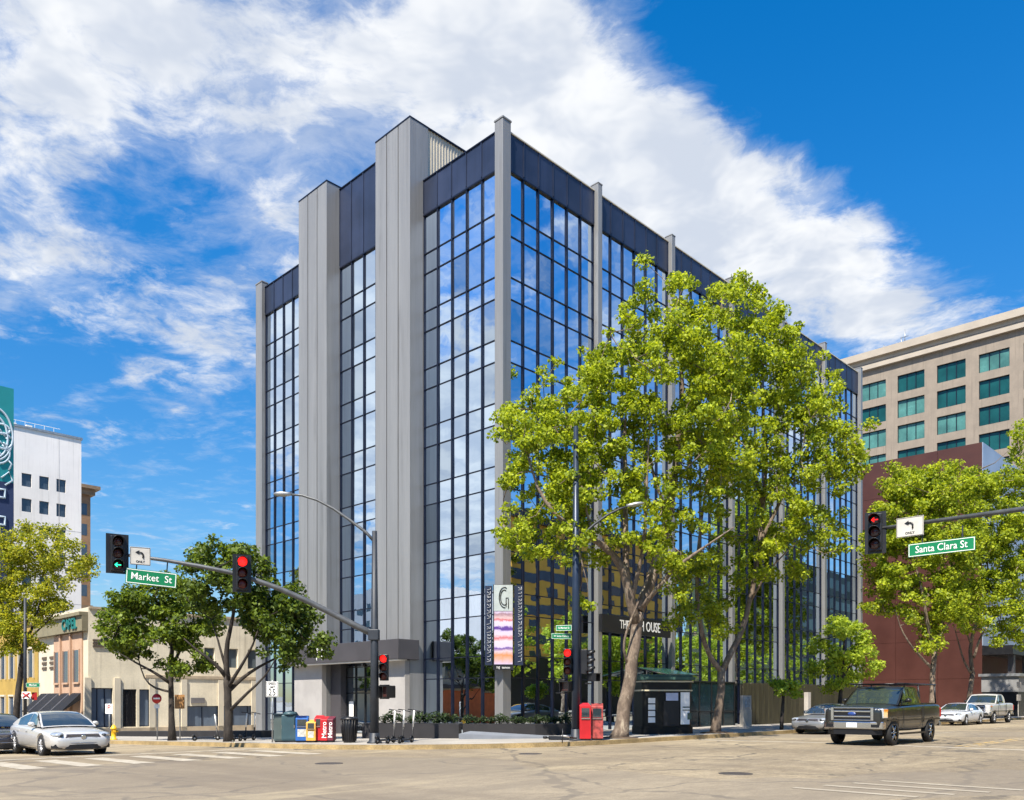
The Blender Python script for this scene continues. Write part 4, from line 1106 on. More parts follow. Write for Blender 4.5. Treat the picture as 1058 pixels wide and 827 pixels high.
tree('street_tree', 'big yellowing tree at the left edge hiding the ochre building', 'tree', footu(14, -12.0 + .9),
 [([(16,752,0),(18,720,0),(22,690,0),(26,665,0)], .20, .14), ([(26,668,0),(40,630,0),(48,590,0)], .10, .02), ([(24,680,0),(8,640,0),(-8,600,0)], .10, .02), ([(30,660,0),(52,640,.3),(72,610,.4)], .06, .015)],
 [(45,565,38,22),(20,590,40,34),(62,582,32,26),(-10,590,40,40),(28,625,38,24),(88,583,13,15),(10,650,36,22),(-20,640,40,36),(52,620,22,10),(30,550,20,10),(20,672,24,14),(-5,555,20,14)],
 .145, L_YELL, B_DARK, 130, .50, 2.0, 73, 'street trees on the left pavement', .5, .02, 1.35)
# trees across the streets, seen mirrored in the glass (one is built there, the rest are copies)
mt = tree('plane_tree', 'leafy plane tree across the right hand street, mirrored in the glass facade', 'tree', W(6, -30, .32),
 [([tuple([ (W(6,-30).x + dx) / W(6,-30).y * F + CX, HZ - (z - EYE) / W(6,-30).y * F, 0]) for dx, z in ((0, .3), (.1, 2), (.1, 4), (.4, 7))], .24, .06)],
 [((W(6,-30).x + dx) / W(6,-30).y * F + CX, HZ - (z - EYE) / W(6,-30).y * F, rx / W(6,-30).y * F, rz / W(6,-30).y * F) for dx, z, rx, rz in ((0, 6.0, 3.0, 2.0), (1.2, 8.2, 2.2, 1.8), (-1.4, 7.6, 2.2, 1.8), (.2, 9.6, 1.8, 1.3), (-.5, 4.2, 2.2, 1.0))],
 .30, L_LIME, B_PLANE, 40, .6, 2.4, 81, 'mirrored trees across the streets', .4, .03, 1.3)
for k, (u, v) in enumerate(((17, -30), (28, -30), (39, -30), (50, -30), (60, -30), (69, -30), (78, -30), (88, -30), (99, -30), (111, -30))):
    copy_tree(mt, W(u, v, .32), k * 1.3)
for k, (u, v) in enumerate(((-31, 15), (-31, 30), (-31, 37), (-31, 47), (-31, 60))):
    copy_tree(T3, W(u, v, gz(v) + .15), 2 + k * 1.7, 'dark green tree across the left hand street, mirrored in the glass', 'mirrored trees across the streets', scale=(1.15, 1.15, 1.2))
# ------------------------------------------------------------------ signals, signs, poles
def lens_mat(name, c, e): return mat(name, c, .3, 0, .05, emit=c if e else None, estr=e)
LR, LG = lens_mat('red_lens_lit', (1.0, .015, .012), 1.0), lens_mat('green_lens_lit', (.03, .9, .5), 1.0)
LX = lens_mat('dark_red_lens', (.10, .012, .008), 0)
def signal(name, label, pos, rz, w, h, lit, arrow=False, plate=True, parent=None, group='traffic signal heads'):
    """pos = centre of the head; it faces local -y"""
    t = thing(name, label, 'traffic signal', pos, rz, group)
    k = h / 1.24; hw = .19 * k; hh = h * (.44 if plate else .5)
    m = MB(); m.box(-hw, -.10, -hh, hw, .12, hh); m.build('housing', M_BLACK, t, .015)
    if plate:
        m = MB(); m.box(-w/2, .02, -h/2, -hw - .003, .035, h/2); m.box(hw + .003, .02, -h/2, w/2, .035, h/2); m.box(-hw - .003, .02, hh + .003, hw + .003, .035, h/2); m.box(-hw - .003, .02, -h/2, hw + .003, .035, -hh - .003); m.build('backplate', M_BLACK, t)
    R = hh * 2 / 3 * .42
    for i in range(3):
        z = hh * 2 / 3 * (1 - i)
        on = (lit == i)
        L = MB(); L.lathe((0, 0, z), [(R, -.103), (R * .7, -.118), (.001, -.124)], 20, 'y')
        if arrow:
            lo = L.build('lens', M_LBLK, t)
            a = MB(); s = R * .8
            a.tube([(s * .75, -.128, z), (-s * .55, -.128, z)], R * .10, 6); a.tube([(-s * .1, -.128, z + s * .5), (-s * .7, -.128, z), (-s * .1, -.128, z - s * .5)], R * .10, 6)
            a.build('arrow', (LR if i == 0 else LG) if on else LX, lo)
        else: L.build('lens', (LR if i == 0 else LG) if on else LX, t)
        v = MB()
        n = 12; a0, a1 = math.radians(-35), math.radians(215)
        P = lambda s_, y: (math.cos(a0 + (a1 - a0) * s_) * R * 1.08, y, z + math.sin(a0 + (a1 - a0) * s_) * R * 1.08)
        v.grid(lambda s_, q: P(s_, -.102 - q * (.24 if .2 < s_ < .8 else .14)), n, 2)
        o = v.build('visor', M_BLACK, t); sm_ = o.modifiers.new('thick', 'SOLIDIFY'); sm_.thickness = .01
    return t
def face_rz(p): return math.atan2(p.y, p.x) - math.pi / 2    # local -y towards the viewer's corner of the crossing
# --- left mast arm signal pole
YP = 28.6
pb = GP(387, YP, .15)
sp = thing('signal_pole', 'dark signal pole with long curved mast arm and street light beside the entrance', 'signal pole', pb)
m = MB(); zt7 = PX(387, 549, YP).z - pb.z
m.tube([(0, 0, 0), (0, 0, 3), (0, 0, zt7)], [.155, .135, .085], 16); m.build('pole', M_POLE, sp)
m = MB(); m.lathe((0, 0, 0), [(.26, 0), (.26, .05), (.19, .09), (.17, .35), (.158, .36)], 16); m.build('base', M_POLE, sp)
arm_px = [(387,656,0),(370,648,-.12),(345,635,-.3),(315,620,-.55),(288,608,-.8),(262,599,-1.0),(235,591,-1.25),(205,585,-1.5),(170,579,-1.75),(140,575,-1.95),(118,572,-2.1)]
AP = [PX(a, b, YP + d) - pb for a, b, d in arm_px]
m = MB(); m.tube(AP, [.115 - .007 * k for k in range(len(AP))], 12); m.build('mast_arm', M_DGALV, sp)
m = MB(); m.box(-.2, -.16, AP[0].z - .2, .16, .16, AP[0].z + .18); m.build('arm_bracket', M_POLE, sp, .03)
lp = [PX(a, b, YP) - pb for a, b in ((387,560),(378,550),(362,538),(345,526),(328,517),(312,512),(298,511))]
m = MB(); m.tube(lp, [.055 - .003 * k for k in range(len(lp))], 10); m.build('lamp_arm', M_DGALV, sp)
m = MB(); e = lp[-1]
m.loft([[(e.x - x, e.y + math.cos(t_) * wd, e.z + .01 + math.sin(t_) * hg) for t_ in [2*math.pi*q/12 for q in range(12)]] for x, wd, hg in ((-.10,.05,.05),(0,.10,.07),(.2,.16,.09),(.40,.14,.07),(.50,.05,.03))])
m.build('luminaire', M_GALV, sp)
def hang(px, py): # y offset along the arm
    for (a, b, d), (a2, b2, d2) in zip(arm_px, arm_px[1:]):
        if a2 <= px <= a: return YP + d + (d2 - d) * (a - px) / (a - a2)
    return YP + arm_px[-1][2]
p = PX(121.3, 572.3, hang(121, 0) - .12); signal('traffic_signal', 'three lens signal at the arm tip with lit green left arrow', p, face_rz(p) + .12, 21.5 / F * p.y, 41 / F * p.y, 2, True)
p = PX(250, 592.5, hang(250, 0) - .18); signal('traffic_signal', 'red signal hanging on the left mast arm in front of the dark tree', p, face_rz(p) + .1, 18.5 / F * p.y, 39 / F * p.y, 0)
p = PX(397, 690, YP - .05); signal('traffic_signal', 'red signal fixed to the side of the dark pole near the entrance', p, face_rz(p) - .2, .5, 27 / F * p.y, 0, plate=False)
def flat_sign(name, label, cat, pos, rz, w, h, face, back=M_GALV, th=.012, group=None):
    t = thing(name, label, cat, pos, rz, group)
    m = MB(); m.box(-w/2, 0, -h/2, w/2, th, h/2); o = m.build('panel', face, t, .004)
    return t, o
def border(o, w, h, m_, t=.02, ins=.012):
    b = MB(); y0, y1 = -.004, -.001
    a, c = w/2 - ins, h/2 - ins
    b.box(-a, y0, -c, a, y1, -c + t); b.box(-a, y0, c - t, a, y1, c); b.box(-a, y0, -c + t, -a + t, y1, c - t); b.box(a - t, y0, -c + t, a, y1, c - t)
    b.build('border', m_, o)
def turn_sign(label, p, rz, w, h):
    t, o = flat_sign('turn_sign', label, 'sign', p, rz, w, h, M_SIGNW)
    border(o, w, h, M_BLACK, .012)
    a = MB(); s = h
    a.tube([(.14*s, -.006, -.10*s), (.14*s, -.006, .10*s), (.10*s, -.006, .17*s), (.02*s, -.006, .20*s), (-.06*s, -.006, .20*s)], .042*s, 8)
    a.prism([(-.06*s, -.012), (-.06*s, -.002), (-.26*s, -.002), (-.26*s, -.012)], [.08*s, .08*s, .199*s, .199*s], [.32*s, .32*s, .201*s, .201*s])
    a.build('arrow', M_BLACK, o)
    text('lettering', 'ONLY', .17*s, frame((0, -.004, -.32*s), (1, 0, 0)), M_BLACK, o, .001, bold=.003)
p = PX(145, 574.8, hang(145, 0) - .12); turn_sign('white left turn sign beside the green arrow signal', p, face_rz(p) + .1, 19.5 / F * p.y, 18.5 / F * p.y)
def street_sign(label, p, rz, w, h, txt, size, sq, hang_z=None, group=None, m_=M_SIGNG, name='street_sign'):
    t, o = flat_sign(name, label, 'street sign', p, rz, w, h, m_, th=.03, group=group)
    border(o, w, h, M_WHITE, h * .045, h * .04)
    text('lettering', txt, size, frame((0, -.005, 0.0), (1, 0, 0)), M_WHITE, o, .002, squeeze=sq, bold=size * .004)
    if hang_z:
        b = MB()
        for x in (-w * .30, w * .30): b.box(x - .018, .10, h/2 - .05, x + .018, .12, h/2 + hang_z); b.box(x - .018, .031, h/2 - .05, x + .018, .099, h/2 - .02)
        b.build('hanger', M_POLE, t)
    return t
p = PX(156.5, 597.5, hang(156, 0) - .1)
w_ = 48.5 / F * p.y; t = street_sign('green Market St name sign hanging under the left mast arm', p, face_rz(p) + .06, w_, 15.5 / F * p.y, 'Market  St', .31, .92, .34); t.rotation_euler.y = .06
# pedestrian head on the same pole
def ped_head(label, p, rz, s=.42):
    t = thing('pedestrian_signal', label, 'pedestrian signal', p, rz, 'pedestrian signal boxes')
    m = MB(); m.box(-s/2, -.12, -s/2, s/2, .12, s/2); m.build('housing', M_BLACK, t, .03)
    m = MB(); m.box(-s/2 + .04, -.126, -s/2 + .04, s/2 - .04, -.121, s/2 - .04); m.build('screen', M_LBLK, t)
    v = MB(); v.box(-s/2, -.30, s/2 - .03, s/2, -.122, s/2); v.box(-s/2, -.28, -s/2, -s/2 + .02, -.122, s/2 - .031); v.box(s/2 - .02, -.28, -s/2, s/2, -.122, s/2 - .031); v.build('visor', M_BLACK, t)
    b = MB()
    for z in (-.16, .16): b.tube([(0, .0, z * 1.4), (-s/2 - .25, 0, z * 1.4)], .025, 6)
    b.build('bracket', M_BLACK, t)
ped_head('black pedestrian signal box below the red side signal near the entrance', PX(402, 715, YP - .02), -.7)
# --- right mast arm (its pole stands across the street, out of view)
rb = W(.2, -28.6, .32)
rs = thing('signal_pole', 'galvanised mast arm reaching in from the right with red left arrow', 'signal pole', rb, ANG)
m = MB(); m.tube([(0, 0, 0), (0, 0, 4), (0, 0, 7.4)], [.16, .14, .12], 14); m.build('pole', M_POLE, rs)
vA = on_u(899, .2); m = MB(); m.tube([(0, 0, 6.45), (0, 2, 6.62), (0, 5, 6.73), (0, vA + 28.6, 6.76)], [.12, .11, .09, .05], 12); m.build('mast_arm', M_DGALV, rs)
def on_arm(px, z, off=-.12):
    v = on_u(px, .2); return W(.2 + off, v, z)
def zat(px, py): return EYE + (HZ - py) / F * W(.2, on_u(px, .2)).y
p = on_arm(905.6, zat(905.6, 551), -.1); signal('traffic_signal', 'signal with lit red left arrow on the right mast arm', p, face_rz(p) - .15, 20.5 / F * p.y, 43 / F * p.y, 0, True)
p = on_arm(941.5, zat(941.5, 545)); turn_sign('white left turn sign above the Santa Clara St sign', p, ANG - math.pi / 2, .80, .60)
p = on_arm(973.5, zat(973.5, 566.0)); street_sign('green Santa Clara St name sign hanging under the right mast arm', p, ANG - math.pi / 2, abs(on_u(938.5, .2) - on_u(1007.5, .2)), .405, 'Santa Clara St', .30, .86, .38)
# --- centre lamp pole
cb = foot(595, -7.9); YC = cb.y
lc = thing('lamp_pole', 'tall navy street lamp pole next to the red newspaper box', 'lamp pole', cb)
zt8 = PX(593.7, 441, YC).z - cb.z
m = MB(); m.tube([(0, 0, 0), (0, 0, 5), (0, 0, zt8)], [.15, .135, .085], 14); m.build('pole', mat('navy_pole', (.018, .030, .055), .4, .3, .15, 2), lc)
m = MB(); m.lathe((0, 0, 0), [(.24, 0), (.24, .06), (.18, .10), (.165, .4), (.15, .41)], 14); m.build('base', M_POLE, lc)
q = [PX(a, b, YC) - cb for a, b in ((595,562),(602,553),(614,542),(628,532),(640,526),(650,523))]
m = MB(); m.tube(q, [.05, .048, .045, .04, .037, .035], 10); m.build('lamp_arm', M_POLE, lc)
m = MB(); e = q[-1]
m.loft([[(e.x + x, e.y + math.cos(t_) * wd, e.z + .02 + x * .15 + math.sin(t_) * hg) for t_ in [2*math.pi*z/12 for z in range(12)]] for x, wd, hg in ((-.10,.05,.05),(0,.09,.06),(.2,.15,.085),(.42,.13,.065),(.52,.05,.03))])
m.build('luminaire', M_GALV, lc)
p = PX(586.5, 684, YC - .05); signal('traffic_signal', 'red signal on the navy lamp pole above the red newspaper box', p, -.12, .5, 27 / F * p.y, 0, plate=False)
p = PX(604.5, 684, YC + .02); signal('traffic_signal', 'unlit side turned signal on the right of the navy lamp pole', p, 1.25, .5, 25 / F * p.y, 9, plate=False)
ped_head('black pedestrian signal box on the left of the navy lamp pole', PX(586, 709.5, YC - .03), -.5, .36)
ped_head('small black pedestrian signal box turned right on the navy lamp pole', PX(611, 700, YC + .1), .9, .28)
p = PX(582.5, 649, YC - .14); street_sign('upper small green street name blade on the navy lamp pole', p, -.25, .56, .20, 'N Market St', .10, .8, group='small name blades')
p = PX(580, 657.5, YC - .10); street_sign('lower small green street name blade on the navy lamp pole', p, .25, .72, .20, 'W Santa Clara St', .10, .8, group='small name blades')
# --- speed limit sign and small signs on posts
def post_sign(name, label, foot_, ztop, r=.03):
    t = thing(name, label, 'sign', foot_); m = MB(); m.tube([(0, 0, 0), (0, 0, ztop)], r, 8); m.build('post', M_GALV, t); return t
fp_ = GP(281.5, 30.3, .15)
ss = post_sign('speed_limit_sign', 'white SPEED LIMIT 25 sign on a post beside the green bins', fp_, PX(281, 703, 30.3).z - fp_.z)
zc = PX(281.5, 712.3, 30.3).z - fp_.z; m = MB(); m.box(-.22, -.05, zc - .28, .22, -.035, zc + .28); o = m.build('panel', M_WHITE, ss, .004)
bm2 = MB()
for a in ((-.205, -.265, .205, -.250), (-.205, .250, .205, .265), (-.205, -.249, -.19, .249), (.19, -.249, .205, .249)): bm2.box(a[0], -.054, zc + a[1], a[2], -.051, zc + a[3])
bm2.build('border', M_BLACK, o)
for s, z, sz in (('SPEED', .18, .12), ('LIMIT', .065, .12), ('25', -.125, .33)): text('lettering', s, sz, frame((0, -.053, zc + z), (1, 0, 0)), M_BLACK, o, .001, squeeze=.85, bold=.003)
# do-not-enter style red sign and blue post near the shop
fp_ = footu(162.5, -10.9)
ds = post_sign('red_sign', 'small red and white sign on a thin post left of the first dark tree', fp_, PX(163, 717, fp_.y).z - fp_.z)
zc = PX(163, 722, fp_.y).z - fp_.z; m = MB(); m.lathe((0, -.05, zc), [(.001, -.012), (.22, -.012), (.22, .0)], 24, 'y'); o = m.build('panel', M_RED, ds)
m = MB(); m.box(-.15, -.07, zc - .03, .15, -.063, zc + .04); m.build('bar', M_WHITE, o)
zc2 = zc - .34; m = MB(); m.box(-.12, -.05, zc2 - .1, .12, -.04, zc2 + .08); m.build('lower_panel', M_WHITE, ds)
fp_ = footu(113, -11.4)
d2 = post_sign('parking_sign', 'small white parking sign with a red letter left of the hydrant bay', fp_, PX(113, 727, fp_.y).z - fp_.z)
zc = PX(113, 732.5, fp_.y).z - fp_.z; m = MB(); m.box(-.17, -.05, zc - .24, .17, -.04, zc + .24); o = m.build('panel', M_WHITE, d2)
text('lettering', 'P', .32, frame((0, -.053, zc + .05), (1, 0, 0)), M_RED, o, .001, bold=.004)
fp_ = GP(186, 37.2)
d3 = post_sign('brown_sign', 'small plain brown sign on a post between the two dark trees', fp_, PX(186, 717, 37.2).z - fp_.z)
zc = PX(186, 725, 37.2).z - fp_.z; m = MB(); m.box(-.22, -.05, zc - .32, .22, -.04, zc + .3); m.build('panel', mat('brown_sign', (.30, .15, .05), .6), d3)
# traffic pole and signs at far left
fl_ = footu(26, -11.2)
lb = thing('signal_pole', 'thin dark signal pole behind the silver car roof with red sign', 'signal pole', fl_)
m = MB(); m.tube([(0, 0, 0), (0, 0, PX(26, 618, fl_.y).z - fl_.z)], [.11, .08], 10); m.build('pole', M_POLE, lb)
p = PX(34, 708, fl_.y - .12); street_sign('far green street name blade above the red wrong way sign', p, .1, .80, .27, 'Market', .17, .9)
p = PX(27, 718.5, fl_.y - .14); t, o = flat_sign('wrong_way_sign', 'red and white warning sign on the thin pole over the silver car', 'sign', p, .1, .50, .42, M_WHITE)
bq = MB(); bq.tube([(-.19, -.01, -.14), (.19, -.01, .14)], .04, 6); bq.tube([(-.19, -.012, .14), (.19, -.012, -.14)], .04, 6); bq.build('cross', M_RED, o)
p = PX(35.5, 719.5, fl_.y + .1); t, o = flat_sign('dark_red_sign', 'dark red square sign edge behind the warning sign', 'sign', p, -.2, .36, .46, mat('dark_red', (.28, .01, .012), .5))
# --- street furniture by the signal pole
def at(px, Y): return GP(px, Y, .155)
def newsbox(label, px, Y, w, h, m_, dep=.42, rz=0.0, txt=None, tm=M_WHITE, window=True, vert=False, paper=False):
    t = thing('newspaper_box', label, 'newspaper box', at(px, Y), rz, 'newspaper boxes on the corner')
    m = MB(); m.prism([(-w/2, -dep/2), (w/2, -dep/2), (w/2, dep/2), (-w/2, dep/2)], .06, [h - .10, h - .10, h, h]); b = m.build('body', m_, t, .02)
    m = MB(); m.box(-w/2 + .03, -dep/2 + .03, 0, w/2 - .03, dep/2 - .03, .058); m.build('base', M_BLACK, t)
    m = MB(); m.box(-w/2 - .015, -dep/2 - .012, h + .004, w/2 + .015, dep/2 + .012, h + .03); 
    if window:
        m = MB(); m.box(-w/2 + .06, -dep/2 - .006, h * .62, w/2 - .06, -dep/2 + .01, h * .86); wn = m.build('window', M_CARGL, t)
        m = MB(); m.box(-w/2 + .05, -dep/2 - .03, h * .57, w/2 - .05, -dep/2 - .005, h * .60); m.build('handle', M_CHROME, t)
    if paper:
        m = MB(); m.box(-w/2 + .07, -dep/2 - .004, h * .22, w/2 - .07, -dep/2 + .01, h * .50); m.build('label_panel', mat('paper_label', (.5, .5, .46), .6, 0, .35, 8), b)
    if txt:
        if vert: M = Matrix.Translation((.02, -dep/2 - .004, h * .48)) @ Matrix.Rotation(math.pi/2, 4, 'X') @ Matrix.Rotation(math.pi/2, 4, 'Z')
        else: M = frame((0, -dep/2 - .004, h * .48), (1, 0, 0))
        text('lettering', txt, w * .92 if vert else w * .26, M, tm, b, .002, bold=.002)
    return t
YB = 30.0
for k, (px, w, lab) in enumerate(((289.5, .40, 'grey green utility cabinet, left of the pair beside the newspaper boxes'), (300, .56, 'wider blue green utility cabinet, right of the pair beside the newspaper boxes'))):
    t = thing('utility_cabinet', lab, 'cabinet', at(px, YB + .5 - .15 * k), .1, 'utility cabinets')
    cm = mat('cabinet_green', (.075, .10, .095), .5, .1, .12, 2) if k == 0 else mat('cabinet_teal', (.035, .075, .09), .5, .1, .12, 2)
    m = MB(); m.box(-w/2, -.22, .05, w/2, .22, .98); m.build('body', cm, t, .03)
    m = MB(); m.lathe((0, 0, .98), [(.001, .16), (w * .40, .10), (w * .52, .0)], 14) if k else m.box(-w/2 - .02, -.25, .983, w/2 + .02, .25, 1.03); m.build('top', cm, t)
    m = MB(); m.box(-w/2 + .05, -.232, .12, w/2 - .05, -.223, .9); d_ = m.build('door', cm, t); m = MB(); m.box(w/2 - .12, -.255, .5, w/2 - .09, -.234, .62); m.build('handle', M_CHROME, d_)
    m = MB(); m.box(-w/2 + .04, -.2, 0, w/2 - .04, .2, .048); m.build('base', M_BLACK, t)
newsbox('blue newspaper box with white paper behind its window', 312.5, YB, .44, .95, M_BLUE, rz=.15, paper=True)
newsbox('yellow orange newspaper box between the blue and red ones', 322, YB - .1, .34, .80, mat('amber_box', (.62, .34, .06), .5, 0, .15, 3), rz=.1, paper=True)
newsbox('narrow plain red newspaper box left of the Metro boxes', 330, YB + .05, .30, .96, M_RED, rz=.05)
newsbox('red newspaper box with white upright Metro lettering', 335.8, YB - .12, .25, .92, M_RED, rz=0, txt='Metro', window=False, vert=True)
newsbox('dark maroon newspaper box with upright Metro lettering', 342.3, YB - .1, .24, .92, mat('maroon_box', (.13, .015, .03), .5, 0, .1), rz=-.05, txt='Metro', window=False, vert=True)
t = thing('litter_bin', 'black slatted litter bin left of the signal pole', 'bin', at(361, YB - .6))
m = MB(); m.lathe((0, 0, 0), [(.20, .0), (.22, .04), (.28, .78), (.27, .80)], 18); m.build('body', M_BLACK, t)
m = MB()
for k in range(18):
    a = k * math.pi / 9; m.tube([(.235 * math.cos(a), .235 * math.sin(a), .06), (.30 * math.cos(a), .30 * math.sin(a), .80)], .014, 5)
m.build('slats', M_BLACK, t)
m = MB(); m.lathe((0, 0, .80), [(.31, 0), (.32, .03), (.24, .10), (.13, .11), (.12, .09)], 18); m.build('lid', M_BLACK, t)
# scooters
def scooter(label, p, rz, group, lean=.16):
    t = thing('kick_scooter', label, 'scooter', p, rz, group); t.rotation_euler.x = lean
    m = MB(); m.box(-.42, -.08, .10, .30, .08, .15); m.build('deck', M_BLACK, t, .02)
    for x in (-.47, .47):
        m = MB(); m.lathe((x, 0, .11), [(.04, -.025), (.105, -.025), (.11, 0), (.105, .025), (.04, .025)], 16, 'y'); w = m.build('wheel', M_RUB, t)
        m = MB(); m.lathe((x, 0, .11), [(.001, -.028), (.045, -.027), (.045, .027), (.001, .028)], 10, 'y'); m.build('hub', M_GALV, w)
    m = MB(); m.tube([(.30, 0, .13), (.38, 0, .24), (.47, 0, .22), (.40, 0, .55)], .026, 8); m.build('fork', M_BLACK, t)
    m = MB(); m.tube([(.40, 0, .55), (.31, 0, 1.12)], .03, 8); m.build('stem', M_WHITE, t)
    m = MB(); m.tube([(.31, -.24, 1.12), (.32, 0, 1.13), (.31, .24, 1.12)], .018, 8); m.build('handlebar', M_BLACK, t)
    m = MB(); m.tube([(-.47, 0, .24), (-.58, 0, .21)], .05, 6); m.build('fender', M_BLACK, t)
    return t
sc0 = scooter('rental scooter with white stem, nearest the dark signal pole', at(398, YP - .2), 1.1, 'scooters right of the signal pole')
for k, (px, lb_) in enumerate(((408, 'rental scooter with white stem, middle of the row of three right of the pole'), (419, 'rental scooter with white stem, farthest right of the row of three'))):
    copy_tree(sc0, at(px, YP - .15 + .1 * k), 1.15 + .1 * k, lb_)
copy_tree(sc0, footu(247, -10.6), 1.4, 'rental scooter parked just right of the spreading dark tree', 'scooters by the dark trees')
copy_tree(sc0, footu(255, -10.3), 1.3, 'rental scooter parked second right of the spreading dark tree', 'scooters by the dark trees')
copy_tree(sc0, footu(213, -10.6), .6, 'rental scooter standing between the two dark trees', 'scooters by the dark trees')
fs = copy_tree(sc0, at(580, YC - .3), -.2, 'fallen rental scooter lying on the kerb left of the navy pole', 'fallen scooter'); fs.rotation_euler = (1.45, 0, -.3); fs.location.z += .1
del fs['group']
# hydrant
t = thing('fire_hydrant', 'yellow fire hydrant on the kerb behind the silver car', 'fire hydrant', footu(117.5, -11.4))
m = MB(); m.lathe((0, 0, 0), [(.17, 0), (.17, .05), (.11, .08), (.11, .50), (.15, .52), (.15, .56), (.12, .60), (.09, .68), (.03, .72), (.001, .75)], 16); m.build('body', mat('hydrant_yellow', (.70, .40, .01), .45, 0, .12, 4), t)
for a in (-.9, .7, 2.2):
    m = MB(); d_ = Vector((math.cos(a), math.sin(a), 0)); m.tube([d_ * .1 + Vector((0, 0, .42)), d_ * .20 + Vector((0, 0, .42))], .055, 10); m.build('nozzle', mat('hydrant_yellow', (.7, .4, .01)), t)
# right boxes
newsbox('tall bright red newspaper box at the foot of the navy pole', 603.6, YC + .05, .40, 1.32, M_RED, .45, .12)
gbx = mat('stickered_red', (.26, .04, .035), .6, 0, .6, 6)
newsbox('dark stickered newspaper box right of the tall red one', 617, YC + .25, .42, 1.30, gbx, .45, -.1)
# kiosk
kb_ = foot(684, -6.2)
kk = thing('kiosk', 'black round cornered kiosk with green roof edge and white posters behind the leaning trunk', 'kiosk', kb_, math.radians(12))
def rr_pts(w, d, r, n=5):
    o = []
    for cx_, cy_, a0 in ((w/2 - r, d/2 - r, 0), (-w/2 + r, d/2 - r, 90), (-w/2 + r, -d/2 + r, 180), (w/2 - r, -d/2 + r, 270)):
        for k in range(n + 1): a = math.radians(a0 + 90 * k / n); o.append((cx_ + r * math.cos(a), cy_ + r * math.sin(a)))
    return o
ks = kb_.y / F; kw = 55 * ks; kh = 60 * ks
M_KB = mat('kiosk_black', (.008, .008, .007), .45, 0, .3, 2, spec=.25); M_GOLD = mat('cream_trim', (.50, .44, .30), .45)
m = MB(); m.prism(rr_pts(kw - .1, 1.5, .25), .35, kh * .74); m.build('body', M_KB, kk)
m = MB(); m.prism(rr_pts(kw + .02, 1.62, .28), 0, .30); m.prism(rr_pts(kw - .02, 1.56, .26), .302, .348); m.build('plinth', M_KB, kk)
m = MB(); m.prism(rr_pts(kw - .04, 1.56, .27), kh * .742, kh * .90); fr = m.build('frieze', M_KB, kk)
for z, e in ((kh * .73, .02), (kh * .88, .08)):
    m = MB(); m.prism(rr_pts(kw + e, 1.6 + e, .3), z, z + .06); m.build('trim', M_GOLD, kk)
m = MB(); m.prism(rr_pts(kw - .04, 1.58, .28), .31, .335); 
m = MB(); m.prism(rr_pts(kw + .20, 1.82, .36), kh * .92, kh * .97); m.prism(rr_pts(kw + .05, 1.66, .32), kh * .972, kh * 1.01); m.build('roof', mat('verdigris', (.03, .075, .06), .6, .1, .2, 3), kk)
m = MB(); m.box(-.14, -.80, kh * .57, .40, -.76, kh * .70); m.build('screen', mat('pale_screen', (.45, .48, .62), .3), kk)
m = MB(); m.box(-.25, -.775, .36, .45, -.757, kh * .56); m.build('door', M_BLACK, kk)
m = MB(); m.box(.52, -.79, .42, kw/2 - .22, -.757, kh * .71); ps = m.build('poster', M_WHITE, kk)
m = MB(); m.prism([(.82, -.797), (1.0, -.797), (1.0, -.791), (.82, -.791)], [.62, .62, .62, .62], [.90] * 4); m.box(.60, -.797, 1.12, 1.0, -.791, 1.17); m.box(.6, -.797, 1.0, .95, -.791, 1.04); m.build('print', mat('dark_print', (.03, .06, .05), .6), ps)
for k in range(4):
    m = MB(); m.box(-kw/2 + .22, -.785, .50 + k * .27, -kw/2 + .52, -.757, .72 + k * .27); m.build('poster', M_WHITE, kk)
# info panel post and railing
t = thing('info_panel', 'grey concrete information panel in front of the slatted screen', 'information panel', foot(770.5, -3.2), ANG)
s_ = foot(770.5, -3.2).y / F; w = 17 * s_; h = 32 * s_
m = MB(); m.box(-w/2, -.12, 0, w/2, .12, h * .54); m.build('base', M_CONC, t, .01)
m = MB(); m.box(-w/2, -.10, h * .545, w/2, .10, h); m.build('case', M_STONE, t, .01)
m = MB(); m.box(-w/2 + .18, -.11, h * .62, w/2 - .18, -.103, h * .95); m.build('poster', mat('blue_print', (.20, .26, .34), .5, 0, .5, 6), t)
t = thing('glass_awning', 'green tinted glass canopy over the terrace right of the kiosk roof', 'canopy', W(on_v(708, -2.6), -2.6, 0), ANG)
z = PX(708, 697, W(on_v(708, -2.6), -2.6).y).z
m = MB(); m.poly([(-.9, .4, z), (2.0, .4, z), (2.0, 2.4, z + .4), (-.9, 2.4, z + .4)]); o = m.build('pane', mat('green_glass', (.03, .09, .065), .15, 0, .3, 2, spec=.8), t); o.modifiers.new('thick', 'SOLIDIFY').thickness = .03
m = MB()
for x in (-.9, .5, 2.0): m.tube([(x, .4, z - .04), (x, 2.4, z + .36)], .03, 6); 
for x in (-.9, 2.0): m.tube([(x, 1.8, .1), (x, 1.8, z + .23)], .04, 8)
m.build('frame', M_BLACK, t)
# tree pits
for i, (f_, lab) in enumerate(((T4, 'dark soil pit round the leaning plane tree trunk'), (T5, 'dark soil pit round the forked plane tree trunk'))):
    m = MB(); m.lathe((0, 0, 0), [(.75, -.02), (.7, .03), (.3, .07), (.001, .08)], 20); o = m.build('tree_pit', mat('soil', (.06, .04, .025), .95, 0, .4, 6, .5, 40), None, 0, f_); tag(o, kind='structure')
